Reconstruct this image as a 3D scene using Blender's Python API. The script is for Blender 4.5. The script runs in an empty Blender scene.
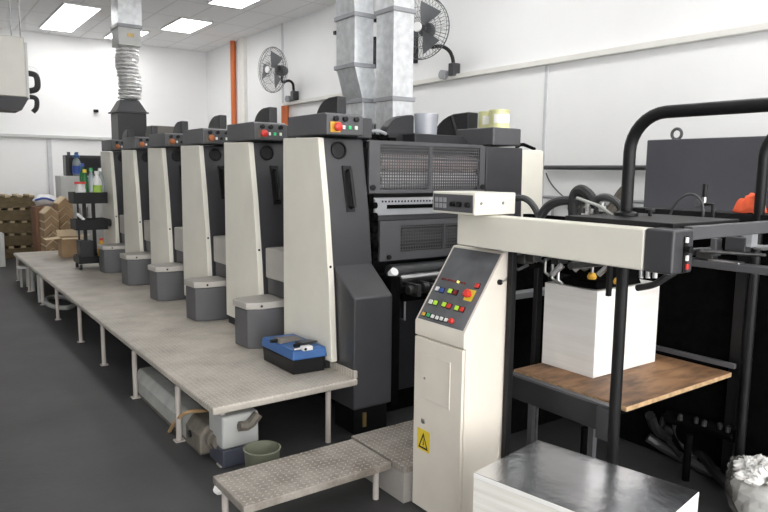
import bpy, bmesh, math, random
from mathutils import Vector, Matrix
random.seed(7)
scn = bpy.context.scene
COL = scn.collection
# ------------------------------------------------------------------ camera
F = 664.75
YW, PT, RL = map(math.radians, (35.791, 7.245, .661))
EYE = Vector((0, 0, 1.6))
_f = Vector((math.sin(YW)*math.cos(PT), math.cos(YW)*math.cos(PT), -math.sin(PT)))
_r0 = Vector((math.cos(YW), -math.sin(YW), 0)); _u0 = _r0.cross(_f)
_r = _r0*math.cos(RL) + _u0*math.sin(RL); _u = _u0*math.cos(RL) - _r0*math.sin(RL)
cd = bpy.data.cameras.new('camera'); cam = bpy.data.objects.new('camera', cd); COL.objects.link(cam)
cd.sensor_width = 36; cd.lens = F/768*36; cd.clip_start = .02; cd.clip_end = 200
m = Matrix((_r, _u, -_f)).transposed().to_4x4(); m.translation = EYE; cam.matrix_world = m
scn.camera = cam
AX = {'x': 0, 'y': 1, 'z': 2}
def W(px, py, ax, v):
    """survey helper: the point where a sight line meets a known plane of the shop"""
    d = _r*((px-384)/F) + _u*((256-py)/F) + _f
    i = AX[ax]; return EYE + d*((v-EYE[i])/d[i])
def WP(px, py, p, n):
    d = _r*((px-384)/F) + _u*((256-py)/F) + _f
    return EYE + d*((p-EYE).dot(n)/d.dot(n))
# ------------------------------------------------------------------ materials
def mat(name, col, rough=.5, metal=0, var=.06, vscale=6, bump=0, bscale=60, spec=.5, emit=0, trans=0, coat=0):
    mt = bpy.data.materials.new(name); mt.use_nodes = True; nt = mt.node_tree; b = nt.nodes['Principled BSDF']
    b.inputs['Roughness'].default_value = rough; b.inputs['Metallic'].default_value = metal
    b.inputs['Specular IOR Level'].default_value = spec
    b.inputs['Coat Weight'].default_value = coat
    tc = nt.nodes.new('ShaderNodeTexCoord')
    nz = nt.nodes.new('ShaderNodeTexNoise'); nz.inputs['Scale'].default_value = vscale; nz.inputs['Detail'].default_value = 5
    nt.links.new(tc.outputs['Object'], nz.inputs['Vector'])
    rp = nt.nodes.new('ShaderNodeValToRGB')
    rp.color_ramp.elements[0].position = .3; rp.color_ramp.elements[1].position = .7
    rp.color_ramp.elements[0].color = tuple(c*(1-var) for c in col)+(1,)
    rp.color_ramp.elements[1].color = tuple(min(1, c*(1+var)) for c in col)+(1,)
    nt.links.new(nz.outputs['Fac'], rp.inputs['Fac']); nt.links.new(rp.outputs['Color'], b.inputs['Base Color'])
    if bump:
        n2 = nt.nodes.new('ShaderNodeTexNoise'); n2.inputs['Scale'].default_value = bscale; n2.inputs['Detail'].default_value = 6
        nt.links.new(tc.outputs['Object'], n2.inputs['Vector'])
        bp = nt.nodes.new('ShaderNodeBump'); bp.inputs['Strength'].default_value = bump; bp.inputs['Distance'].default_value = .02
        nt.links.new(n2.outputs['Fac'], bp.inputs['Height']); nt.links.new(bp.outputs['Normal'], b.inputs['Normal'])
    if emit:
        b.inputs['Emission Color'].default_value = tuple(col)+(1,); b.inputs['Emission Strength'].default_value = emit
    if trans:
        b.inputs['Transmission Weight'].default_value = trans
    return mt
class NT:
    def __init__(s, mt): s.nt = mt.node_tree; s.b = s.nt.nodes['Principled BSDF']
    def n(s, t, **k):
        x = s.nt.nodes.new(t)
        for a, v in k.items(): setattr(x, a, v)
        return x
    def l(s, a, b): s.nt.links.new(a, b)
    def math(s, op, a, b=None, c=None):
        x = s.n('ShaderNodeMath', operation=op)
        for i, v in enumerate((a, b, c)):
            if v is None: continue
            if isinstance(v, (int, float)): x.inputs[i].default_value = v
            else: s.l(v, x.inputs[i])
        return x.outputs[0]
    def xyz(s):
        tc = s.n('ShaderNodeTexCoord'); sp = s.n('ShaderNodeSeparateXYZ'); s.l(tc.outputs['Object'], sp.inputs[0]); return sp.outputs
M = {}
M['cream'] = mat('cream_paint', (.78, .755, .67), .38, var=.04, vscale=3)
M['console_cream'] = mat('console_cream_paint', (.74, .69, .61), .42, var=.03)
M['dark'] = mat('dark_grey_paint', (.045, .045, .05), .36, var=.07)
M['charcoal'] = mat('charcoal_paint', (.022, .023, .026), .35, var=.1, spec=.4)
M['mid'] = mat('mid_grey_paint', (.085, .085, .092), .42, var=.06)
M['light_grey'] = mat('light_grey_paint', (.33, .34, .36), .4, var=.06)
M['pale_grey'] = mat('pale_grey_paint', (.55, .56, .55), .5, var=.05)
M['black'] = mat('black_iron', (.007, .007, .008), .45, var=.2, spec=.3)
M['dead_black'] = mat('matt_black', (.004, .004, .004), .9, var=.4, vscale=20, spec=.03)  # matt near-black for machine parts; also stands for shade in the feeder hollow
M['rubber'] = mat('black_rubber', (.018, .018, .019), .55, var=.2)
M['hose'] = mat('grey_hose', (.05, .052, .055), .45, var=.2)
M['steel'] = mat('bare_steel', (.45, .45, .45), .3, 1, var=.15, vscale=15)
M['roller'] = mat('roller_metal', (.72, .71, .73), .4, .1, var=.06)
M['pinkroll'] = mat('pinkish_roller', (.74, .62, .61), .4, .0, var=.06)
M['white'] = mat('white_plastic', (.8, .8, .8), .45)
M['white_paint'] = mat('white_trunking', (.78, .77, .73), .5, var=.03)
M['joint'] = mat('wall_joint', (.62, .63, .65), .7)
M['red'] = mat('red_plastic', (.62, .04, .03), .35)
M['dull_red'] = mat('dark_red_lens', (.22, .025, .03), .3)
M['orange_red'] = mat('orange_red_plastic', (.75, .12, .05), .35)
M['lime_label'] = mat('lime_paper_label', (.40, .62, .10), .5)
M['amber'] = mat('amber_plastic', (.75, .42, .05), .35)
M['yellow'] = mat('yellow_plastic', (.8, .6, .04), .45)
M['lime'] = mat('lit_lime_button', (.42, .68, .05), .3, emit=.2)
M['green'] = mat('green_button', (.05, .42, .14), .35, emit=.1)
M['blue_button'] = mat('blue_button', (.04, .10, .40), .35)
M['lit_yellow'] = mat('lit_yellow_lamp', (.95, .85, .12), .3, emit=1.2)
M['lit_green'] = mat('lit_green_lamp', (.04, .45, .16), .3, emit=.35)
M['lit_white'] = mat('lit_white_lamp', (.7, .75, .65), .3, emit=.1)
M['red_lamp'] = mat('dull_orange_stop', (.42, .13, .04), .4)
M['screen'] = mat('console_screen_panel', (.115, .12, .13), .3, var=.25, vscale=9)
M['orange'] = mat('orange_pipe', (.62, .15, .035), .45, var=.05)
M['blue'] = mat('blue_plastic', (.03, .115, .33), .35, var=.1)
M['cup'] = mat('translucent_cup', (.62, .64, .70), .2, trans=.55)
M['paper'] = mat('white_paper', (.90, .89, .87), .8, var=.02)
M['scrap'] = mat('scrap_paper', (.78, .78, .76), .75, var=.06, vscale=20, bump=.6, bscale=25)
M['bag'] = mat('clear_plastic_bag', (.72, .70, .66), .2, bump=.6, bscale=16); M['bag'].node_tree.nodes['Principled BSDF'].inputs['Alpha'].default_value = .28
M['card'] = mat('cardboard', (.40, .27, .155), .85, var=.1, vscale=9)
M['card_pale'] = mat('pale_cardboard', (.68, .54, .36), .85, var=.08)
M['crate'] = mat('old_pallet_wood', (.14, .105, .055), .85, var=.25, vscale=10)
M['crate2'] = mat('pale_pallet_block', (.50, .40, .26), .85, var=.15, vscale=12)
M['taupe'] = mat('taupe_board', (.18, .165, .145), .7)
M['motor'] = mat('dusty_grey_paint', (.36, .37, .35), .6, var=.15, vscale=8)
M['rust'] = mat('dirty_brown_cast', (.125, .112, .092), .7, var=.3, vscale=14)
M['basket'] = mat('olive_grey_plastic', (.15, .16, .115), .6, var=.1)
M['tan_hose'] = mat('tan_hose', (.40, .26, .13), .5)
M['brass'] = mat('dull_brass', (.45, .33, .15), .4, .7)
M['pipe_white'] = mat('grey_white_hose', (.50, .50, .48), .55)
M['ragred'] = mat('orange_rag_cloth', (.85, .13, .05), .85, var=.12, vscale=18, bump=.4, bscale=30)
M['tin'] = mat('tin_label_yellow_green', (.74, .74, .40), .4, .2, var=.1)
M['tin_white'] = mat('tin_label_white', (.9, .9, .87), .5)
M['galv'] = mat('galvanised_sheet', (.74, .76, .78), .38, .7, var=.14, vscale=14, bump=.12, bscale=7)
M['foil'] = mat('crinkled_foil', (.85, .85, .85), .3, .7, var=.1, vscale=14, bump=1, bscale=14)
M['legs'] = mat('pinkish_grey_steel', (.46, .42, .39), .5, var=.08)
M['glass'] = mat('clear_bottle', (.72, .82, .88), .15, trans=.7)
M['greenglass'] = mat('green_bottle', (.03, .22, .06), .2, trans=.3)
M['board_mech'] = mat('mech_grey', (.06, .06, .06), .35, .5, var=.3, vscale=18)
M['fan_wire'] = mat('fan_wire', (.14, .145, .15), .4, .5)
M['fan_blade'] = mat('fan_blade_grey', (.13, .135, .145), .5)
M['beige_box'] = mat('beige_box_paint', (.56, .55, .51), .5, var=.03)
# lamp panel
M['lamp'] = mat('lamp_diffuser', (1, .99, .97), .6, var=0, emit=9.5)
# wall
M['wall'] = mat('white_wall_paint', (.88, .885, .89), .75, var=.015, vscale=1.5, bump=.03, bscale=40)
# floor: dark painted concrete with scuffs and a spilt white powder patch
fl = mat('dark_concrete_floor', (.045, .045, .047), .55, var=.28, vscale=1.7, bump=.08, bscale=20); M['floor'] = fl
k = NT(fl); rampn = [n for n in fl.node_tree.nodes if n.type == 'VALTORGB'][0]
tc = k.n('ShaderNodeTexCoord'); n3 = k.n('ShaderNodeTexNoise'); n3.inputs['Scale'].default_value = 14; n3.inputs['Detail'].default_value = 8
k.l(tc.outputs['Object'], n3.inputs['Vector'])
sp = k.xyz()
def spot(cx, cy, rx, ry):
    dx = k.math('DIVIDE', k.math('SUBTRACT', sp[0], cx), rx); dy = k.math('DIVIDE', k.math('SUBTRACT', sp[1], cy), ry)
    d = k.math('SQRT', k.math('ADD', k.math('MULTIPLY', dx, dx), k.math('MULTIPLY', dy, dy)))
    d = k.math('ADD', d, k.math('MULTIPLY', k.math('SUBTRACT', n3.outputs['Fac'], .5), 1.5))
    return k.math('MULTIPLY', k.math('SUBTRACT', 1.0, d), 1.0)
_s = W(26, 293, 'z', -.12)
mx = k.n('ShaderNodeMix', data_type='RGBA'); mx.clamp_factor = True
k.l(spot(_s.x, _s.y, .36, .62), mx.inputs['Factor']); k.l(rampn.outputs['Color'], mx.inputs['A']); mx.inputs['B'].default_value = (.42, .43, .44, 1)
k.l(mx.outputs['Result'], k.b.inputs['Base Color'])
# ceiling tiles
ce = mat('ceiling_tiles', (.72, .72, .72), .9, var=.01); M['ceiling'] = ce
k = NT(ce); sp = k.xyz()
def line(c, pitch, w):
    a = k.math('FRACT', k.math('DIVIDE', c, pitch)); return k.math('LESS_THAN', a, w/pitch)
g = k.math('MAXIMUM', line(k.math('ADD', sp[0], .29-.6*3), .6, .03), line(k.math('ADD', sp[1], 1.0), 1.2, .035))
mx = k.n('ShaderNodeMix', data_type='RGBA'); k.l(g, mx.inputs['Factor']); mx.inputs['A'].default_value = (.94, .94, .94, 1); mx.inputs['B'].default_value = (.78, .78, .78, 1)
k.l(mx.outputs['Result'], k.b.inputs['Base Color'])
# tread plate: raised lozenges in alternating directions, worn paint, dirt
def tread(name, col, dirt, size=.036, strength=.55, amount=.55, gap=.2):
    mt = mat(name, col, .5, .15, var=.05); k = NT(mt); sp = k.xyz()
    u = k.math('DIVIDE', sp[0], size); v = k.math('DIVIDE', sp[1], size)
    fu = k.math('SUBTRACT', k.math('FRACT', u), .5); fv = k.math('SUBTRACT', k.math('FRACT', v), .5)
    par = k.math('MODULO', k.math('ABSOLUTE', k.math('ADD', k.math('FLOOR', u), k.math('FLOOR', v))), 2.0)
    sg = k.math('SUBTRACT', k.math('MULTIPLY', par, 2.0), 1.0)
    a = k.math('ADD', fu, k.math('MULTIPLY', sg, fv)); b = k.math('SUBTRACT', fu, k.math('MULTIPLY', sg, fv))
    d = k.math('ADD', k.math('POWER', k.math('MULTIPLY', a, 1.15), 2.0), k.math('POWER', k.math('MULTIPLY', b, 3.4), 2.0))
    h = k.n('ShaderNodeMapRange'); h.inputs['From Min'].default_value = .45; h.inputs['From Max'].default_value = .12; h.inputs['To Min'].default_value = 0; h.inputs['To Max'].default_value = 1
    k.l(d, h.inputs['Value'])
    bp = k.n('ShaderNodeBump'); bp.inputs['Strength'].default_value = strength; bp.inputs['Distance'].default_value = .006
    k.l(h.outputs[0], bp.inputs['Height']); k.l(bp.outputs['Normal'], k.b.inputs['Normal'])
    tc = k.n('ShaderNodeTexCoord'); n1 = k.n('ShaderNodeTexNoise'); n1.inputs['Scale'].default_value = 3.2; n1.inputs['Detail'].default_value = 9; n1.inputs['Roughness'].default_value = .65
    k.l(tc.outputs['Object'], n1.inputs['Vector'])
    n2 = k.n('ShaderNodeTexNoise'); n2.inputs['Scale'].default_value = 70; n2.inputs['Detail'].default_value = 3; k.l(tc.outputs['Object'], n2.inputs['Vector'])
    mr = k.n('ShaderNodeMapRange'); mr.inputs['From Min'].default_value = .28; mr.inputs['From Max'].default_value = .75; mr.inputs['To Max'].default_value = 1.
    k.l(k.math('ADD', k.math('MULTIPLY', n1.outputs['Fac'], .75), k.math('MULTIPLY', n2.outputs['Fac'], .27)), mr.inputs['Value'])
    fac = k.math('MULTIPLY', mr.outputs[0], k.math('SUBTRACT', 1.0, k.math('MULTIPLY', h.outputs[0], .6)))
    fac = k.math('ADD', k.math('MULTIPLY', fac, amount), k.math('MULTIPLY', k.math('MULTIPLY', k.math('SUBTRACT', 1.0, h.outputs[0]), n1.outputs['Fac']), gap))
    mx = k.n('ShaderNodeMix', data_type='RGBA'); mx.clamp_factor = True; k.l(fac, mx.inputs['Factor'])
    mx.inputs['A'].default_value = tuple(col)+(1,); mx.inputs['B'].default_value = tuple(dirt)+(1,)
    k.l(mx.outputs['Result'], k.b.inputs['Base Color']); return mt
M['deck'] = tread('worn_platform_plate', (.66, .615, .55), (.17, .15, .125), .03, .25, .62, .22)
M['tread'] = tread('tread_plate', (.60, .56, .51), (.17, .148, .125), .031, 1.0, .6, .95)
M['riser_plate'] = tread('step_plate', (.50, .48, .45), (.28, .26, .24), .03, .3, .5)
# perforated sheet with real see-through holes
def perforated(name, col, pitch, hole):
    mt = mat(name, col, .4, .2, var=.04); k = NT(mt); sp = k.xyz()
    def sq(c): return k.math('LESS_THAN', k.math('ABSOLUTE', k.math('SUBTRACT', k.math('FRACT', k.math('DIVIDE', c, pitch)), .5)), hole/2)
    f = k.math('MULTIPLY', sq(sp[0]), sq(sp[2]))
    k.l(k.math('SUBTRACT', 1.0, f), k.b.inputs['Alpha']); return mt
M['perf'] = perforated('perforated_guard_sheet', (.085, .085, .09), .0215, .62)
M['perf2'] = perforated('perforated_lower_guard_sheet', (.10, .10, .105), .023, .66)
# board wood
wd = mat('stained_plywood', (.30, .165, .085), .6, var=.1); M['wood'] = wd; k = NT(wd)
tc = k.n('ShaderNodeTexCoord'); mp = k.n('ShaderNodeMapping'); mp.inputs['Scale'].default_value = (2.2, 7, 7); k.l(tc.outputs['Object'], mp.inputs[0])
n1 = k.n('ShaderNodeTexNoise'); n1.inputs['Scale'].default_value = 2.2; n1.inputs['Detail'].default_value = 9; k.l(mp.outputs[0], n1.inputs['Vector'])
rp = k.n('ShaderNodeValToRGB'); e = rp.color_ramp.elements; e[0].position = .32; e[0].color = (.085, .045, .026, 1); e[1].position = .62; e[1].color = (.33, .18, .09, 1)
k.l(n1.outputs['Fac'], rp.inputs[0]); k.l(rp.outputs[0], k.b.inputs['Base Color'])
M['wood_edge'] = mat('plywood_edge', (.50, .33, .18), .75, var=.3, vscale=30)
# stacked sheets: fine layers up the side
def layered(name, c1, c2, sc):
    mt = mat(name, c1, .8, var=.02); k = NT(mt)
    tc = k.n('ShaderNodeTexCoord'); mp = k.n('ShaderNodeMapping'); mp.inputs['Scale'].default_value = (.6, .6, sc); k.l(tc.outputs['Object'], mp.inputs[0])
    n1 = k.n('ShaderNodeTexNoise'); n1.inputs['Scale'].default_value = 1; n1.inputs['Detail'].default_value = 6; n1.inputs['Roughness'].default_value = .7; k.l(mp.outputs[0], n1.inputs['Vector'])
    rp = k.n('ShaderNodeValToRGB'); e = rp.color_ramp.elements; e[0].position = .35; e[0].color = c2+(1,); e[1].position = .62; e[1].color = c1+(1,)
    k.l(n1.outputs['Fac'], rp.inputs[0]); k.l(rp.outputs[0], k.b.inputs['Base Color']); return mt
M['sheets'] = layered('stacked_paper_edges', (.87, .855, .83), (.78, .76, .73), 16)
M['sheets2'] = layered('stacked_card_edges', (.88, .87, .83), (.72, .70, .64), 40)
M['mirror'] = mat('mirror_foil_board', (.66, .68, .72), .2, 1, var=.1, vscale=6, bump=.2, bscale=5)
# ------------------------------------------------------------------ building helpers
BASE = {}
class MB:
    def __init__(s): s.bm = bmesh.new()
    def face(s, pts):
        return s.bm.faces.new([s.bm.verts.new(p) for p in pts])
    def box(s, x0, x1, y0, y1, z0, z1):
        v = [s.bm.verts.new((x, y, z)) for x in (x0, x1) for y in (y0, y1) for z in (z0, z1)]
        for f in ((0, 1, 3, 2), (4, 6, 7, 5), (0, 4, 5, 1), (2, 3, 7, 6), (0, 2, 6, 4), (1, 5, 7, 3)): s.bm.faces.new([v[i] for i in f])
        return s
    def hexa(s, b, t):
        n = len(b); vb = [s.bm.verts.new(p) for p in b]; vt = [s.bm.verts.new(p) for p in t]
        s.bm.faces.new(vb[::-1]); s.bm.faces.new(vt)
        for i in range(n): s.bm.faces.new((vb[i], vb[(i+1) % n], vt[(i+1) % n], vt[i]))
        return s
    def prism(s, poly, axis, a, b):
        def P(p, c): return {'x': (c, p[0], p[1]), 'y': (p[0], c, p[1]), 'z': (p[0], p[1], c)}[axis]
        return s.hexa([P(p, a) for p in poly], [P(p, b) for p in poly])
    def _frame(s, d):
        d = d.normalized(); a = Vector((0, 0, 1)) if abs(d.z) < .9 else Vector((1, 0, 0))
        u = d.cross(a).normalized(); return u, d.cross(u).normalized()
    def cyl(s, p, q, r, r2=None, n=16):
        p = Vector(p); q = Vector(q); r2 = r if r2 is None else r2; u, w = s._frame(q-p)
        c = [(u*math.cos(2*math.pi*i/n)+w*math.sin(2*math.pi*i/n)) for i in range(n)]
        return s.hexa([p+x*r for x in c], [q+x*r2 for x in c])
    def tube(s, pts, r, n=10, closed=False, smooth=0):
        pts = [Vector(p) for p in pts]
        for _ in range(smooth):
            q = [] if closed else [pts[0]]
            L = len(pts)
            for i in range(L if closed else L-1):
                a, b = pts[i], pts[(i+1) % L]; q += [a*.75+b*.25, a*.25+b*.75]
            if not closed: q.append(pts[-1])
            pts = q
        L = len(pts); rings = []; pu = None
        for i in range(L):
            if closed: d = pts[(i+1) % L]-pts[i-1]
            else: d = pts[min(i+1, L-1)]-pts[max(i-1, 0)]
            d.normalize()
            if pu is None: u, w = s._frame(d)
            else:
                u = pu-d*pu.dot(d); u.normalize(); w = d.cross(u)
            pu = u; rr = r[i] if isinstance(r, (list, tuple)) and len(r) == L else (r if not isinstance(r, (list, tuple)) else r[0])
            rings.append([s.bm.verts.new(pts[i]+(u*math.cos(2*math.pi*k/n)+w*math.sin(2*math.pi*k/n))*rr) for k in range(n)])
        for i in range(L if closed else L-1):
            A, B = rings[i], rings[(i+1) % L]
            for k in range(n): s.bm.faces.new((A[k], A[(k+1) % n], B[(k+1) % n], B[k]))
        if not closed: s.bm.faces.new(rings[0][::-1]); s.bm.faces.new(rings[-1])
        return s
    def lathe(s, c, prof, n=20, axis=(0, 0, 1), closed=False):
        c = Vector(c); ax = Vector(axis).normalized(); u, w = s._frame(ax); rings = []
        for r, z in prof:
            rings.append([s.bm.verts.new(c+ax*z+(u*math.cos(2*math.pi*k/n)+w*math.sin(2*math.pi*k/n))*max(r, 1e-4)) for k in range(n)])
        for i in range(len(rings)-1):
            A, B = rings[i], rings[i+1]
            for k in range(n): s.bm.faces.new((A[k], A[(k+1) % n], B[(k+1) % n], B[k]))
        if not closed: s.bm.faces.new(rings[0][::-1]); s.bm.faces.new(rings[-1])
        return s
    def ball(s, c, r, n=10, sc=(1, 1, 1), jit=0):
        c = Vector(c); res = bmesh.ops.create_uvsphere(s.bm, u_segments=n, v_segments=max(5, n//2+1), radius=r)
        for v in res['verts']:
            j = 1+random.uniform(-jit, jit); v.co = c+Vector((v.co.x*sc[0]*j, v.co.y*sc[1]*j, v.co.z*sc[2]*j))
        return s
    def build(s, name, mt, parent=None, bevel=0, flat=False, seg=2, local=False):
        bm = s.bm; bmesh.ops.recalc_face_normals(bm, faces=bm.faces)
        me = bpy.data.meshes.new(name); o = bpy.data.objects.new(name, me); COL.objects.link(o)
        if parent is not None:
            off = BASE[parent.name]; o.parent = parent; BASE[o.name] = off
            if not local:
                for v in bm.verts: v.co -= off
        else:
            co = [v.co for v in bm.verts]
            off = Vector(((min(c.x for c in co)+max(c.x for c in co))/2, (min(c.y for c in co)+max(c.y for c in co))/2, min(c.z for c in co)))
            for v in bm.verts: v.co -= off
            o.location = off; BASE[o.name] = off
        bm.to_mesh(me); bm.free()
        if not flat:
            for p in me.polygons: p.use_smooth = True
            me.set_sharp_from_angle(angle=math.radians(35))
        me.materials.append(M[mt] if isinstance(mt, str) else mt)
        if bevel:
            b = o.modifiers.new('bevel', 'BEVEL'); b.width = bevel; b.segments = seg; b.limit_method = 'ANGLE'; b.angle_limit = math.radians(40); b.harden_normals = True
        return o
def tag(o, label, cat, group=None, kind=None):
    if label: o['label'] = label
    if cat: o['category'] = cat
    if group: o['group'] = group
    if kind: o['kind'] = kind
    return o
def thing(name, loc, label, cat, group=None, rot=0):
    o = bpy.data.objects.new(name, None); COL.objects.link(o); o.location = loc; o.rotation_euler = (0, 0, rot); o.empty_display_size = .1
    BASE[o.name] = Vector(loc); return tag(o, label, cat, group)
def struct(o): o['kind'] = 'structure'; return o
def dup(root, loc, label=None, rot=None):
    def cp(o, par):
        c = o.copy(); COL.objects.link(c)
        if par is not None: c.parent = par
        BASE[c.name] = Vector(loc)
        for ch in list(o.children): cp(ch, c)
        return c
    r = cp(root, None); r.location = loc
    if rot is not None: r.rotation_euler.z = rot
    if label: r['label'] = label
    return r
def lerp(a, b, t): return a+(b-a)*t
# ------------------------------------------------------------------ the room
WX, WY, CZ = 5.93, 15.4, 4.31
FZ = -.12
struct(MB().box(-5.2, 6.13, -6, 15.6, FZ-.12, FZ).build('floor', 'floor'))
struct(MB().box(-5.2, 6.13, -6, 15.6, CZ, CZ+.12).build('ceiling', 'ceiling'))
struct(MB().box(WX, WX+.2, -6, 15.6, FZ, CZ).build('wall_right', 'wall'))
struct(MB().box(-5.2, WX, WY, WY+.2, FZ, CZ).build('wall_back', 'wall'))
struct(MB().box(-5.2, -5.0, -6, WY, FZ, CZ).build('wall_left', 'wall'))
# cable trunking, wall joints and rails
TRZ = W(640, 49.5, 'x', WX-.07).z
struct(MB().box(WX-.07, WX, -5.8, W(283, 103, 'x', WX-.07).y, TRZ, (TRZ+.06)).build('trim_1', 'white_paint', bevel=.006))
y = W(283, 60, 'x', WX).y; struct(MB().box(WX-.02, WX, y-.025, y+.025, (TRZ+.06), CZ).build('trim_2', 'joint'))
y = W(545.5, 110, 'x', WX).y; struct(MB().box(WX-.012, WX, y-.02, y+.02, FZ, TRZ).build('trim_3', 'joint'))
p = W(56, 137, 'y', WY); struct(MB().box(-5, 5.6, WY-.06, WY, p.z-.03, p.z+.03).build('trim_4', 'pale_grey', bevel=.005))
p = W(50, 165, 'y', WY); struct(MB().box(p.x-.04, p.x+.04, WY-.04, WY, FZ, W(56, 137, 'y', WY).z-.04).build('trim_5', 'joint'))
p = W(56, 138, 'x', WX)
# ------------------------------------------------------------------ ceiling lamps
LG = 'ceiling light panels'
lamp0 = thing('ceiling_light', (2.63, 14.17, CZ), 'rectangular ceiling light panel at the back, far half of the brightest pair at top left', 'ceiling light', LG)
MB().box(2.33, 2.93, 13.57, 14.77, CZ-.03, CZ-.001).build('frame', 'white', lamp0, bevel=.004)
MB().box(2.355, 2.905, 13.595, 14.745, CZ-.034, CZ-.028).build('diffuser', 'lamp', lamp0)
lamps = [(2.63, 12.93, 'rectangular ceiling light panel, near half of the brightest pair at top left'),
         (4.53, 12.76, 'rectangular ceiling light panel right of the crinkled foil duct'),
         (3.86, 14.37, 'ceiling light panel half hidden behind the galvanised top of the single duct'),
         (4.50, 10.22, 'ceiling light panel cut off by the top edge of the photo'),
         ]
for x, yy, lb in lamps: dup(lamp0, (x, yy, CZ), lb)
for x, yy in ((4.5, 7.7), (4.5, 5.2), (4.5, 2.7), (4.5, .2), (4.5, -2.3), (2.5, 6.6), (2.5, 1.5), (2.5, -2.3), (.2, -2.3), (.2, 4.0), (-2.4, 8.0)):
    dup(lamp0, (x, yy, CZ), 'ceiling light panel overhead, outside the frame')
# ------------------------------------------------------------------ orange and white wall pipes
p = W(232, 60, 'x', WX-.08)
tag(MB().cyl((WX-.06, p.y, FZ), (WX-.06, p.y, CZ), .055).build('orange_pipe', 'orange'), 'tall orange vertical pipe by the far corner of the right wall', 'pipe', 'orange wall pipes')
p = W(285, 110, 'x', WX-.06)
tag(MB().cyl((WX-.06, p.y, FZ), (WX-.06, p.y, TRZ-.01), .07).build('orange_pipe', 'orange'), 'short orange pipe showing between the first two press control boxes', 'pipe', 'orange wall pipes')
p = W(241, 60, 'x', WX-.06)
tag(MB().box(WX-.07, WX, p.y-.16, p.y-.02, FZ, CZ).box(WX-.05, WX, p.y+.02, p.y+.14, FZ, CZ).build('wall_conduit', 'white_paint'), 'white vertical conduit pair beside the tall orange pipe', 'conduit')
p = W(545, 167.5, 'x', WX-.05)
r = thing('wall_pipe', (WX-.05, p.y, p.z), 'dark grey pipe run along the white wall behind the feeder hoses', 'pipe')
MB().cyl((WX-.05, p.y, p.z), (WX-.05, -3, p.z), .024).build('upper_pipe', 'hose', r)
q = W(545, 197, 'x', WX-.05)
MB().tube([(WX-.05, q.y-.1, FZ), (WX-.05, q.y-.1, q.z), (WX-.05, q.y+.02, q.z), (WX-.05, -3, q.z-.02)][1:], .018).cyl((WX-.05, q.y-.12, FZ), (WX-.05, q.y-.12, q.z), .018).build('lower_pipe', 'light_grey', r)
MB().tube([W(546, 173, 'x', WX-.03), W(549, 181, 'x', WX-.03), W(556, 190, 'x', WX-.03), W(565, 198, 'x', WX-.03)], .007, 6, smooth=2).build('cable', 'hose', r)
p = W(96, 111, 'y', WY-.03)
tag(MB().box(p.x-.045, p.x+.045, WY-.06, WY, p.z-.03, p.z+.03).cyl((p.x, WY-.1, p.z), (p.x, WY-.05, p.z), .02).build('wall_hook', 'black', bevel=.006), 'tiny black fitting on the bare back wall', 'hook')
# ------------------------------------------------------------------ hanging beige box, top left
bx = 8.5
a = W(24, 37, 'y', bx); b = W(25.5, 97, 'y', bx); c = W(27, 110, 'y', bx)
r = thing('hanging_cabinet', (a.x-.5, bx+.3, c.z), 'beige box hung from the ceiling by thin rods at top left', 'hanging cabinet')
MB().box(a.x-1.0, a.x, bx, bx+.65, b.z, a.z).build('body', 'beige_box', r, bevel=.015)
MB().box(a.x+.002, a.x+.03, bx+.03, bx+.6, b.z-.02, a.z-.05).build('end_cap', 'pale_grey', r, bevel=.008)
MB().hexa([(a.x-.95, bx+.08, c.z), (a.x-.05, bx+.08, c.z), (a.x-.05, bx+.6, c.z), (a.x-.95, bx+.6, c.z)],
          [(a.x-.99, bx+.01, b.z-.005), (a.x+.02, bx+.01, b.z-.005), (a.x+.02, bx+.64, b.z-.005), (a.x-.99, bx+.64, b.z-.005)]).build('drip_tray', 'mid', r, bevel=.006)
for xx, yy in ((W(11, 30, 'y', bx+.1).x, bx+.1), (W(20, 30, 'y', bx+.05).x, bx+.05), (a.x-.9, bx+.4)):
    MB().cyl((xx, yy, a.z-.01), (xx, yy, CZ), .007, n=6).build('hanger_rod', 'steel', r)
h = [W(25, 73, 'y', bx+.1), W(34, 74, 'y', bx+.1), W(37, 77, 'y', bx+.1), W(38, 86, 'y', bx+.1), W(36, 90, 'y', bx+.1), W(29, 91, 'y', bx+.1)]
MB().tube(h, .032, 8, smooth=2).build('hose', 'rubber', r)
h = [W(26, 97, 'y', bx+.1), W(33, 97, 'y', bx+.1), W(37, 99, 'y', bx+.1), W(37, 108, 'y', bx+.1), W(33, 112, 'y', bx+.1)]
MB().tube(h, .026, 8, smooth=2).build('hose', 'rubber', r)
MB().tube([W(25, 66, 'y', bx+.1), W(36, 67, 'y', bx+.1), W(39, 75, 'y', bx+.1)], .006, 6, smooth=1).build('cable', 'white', r)
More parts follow.
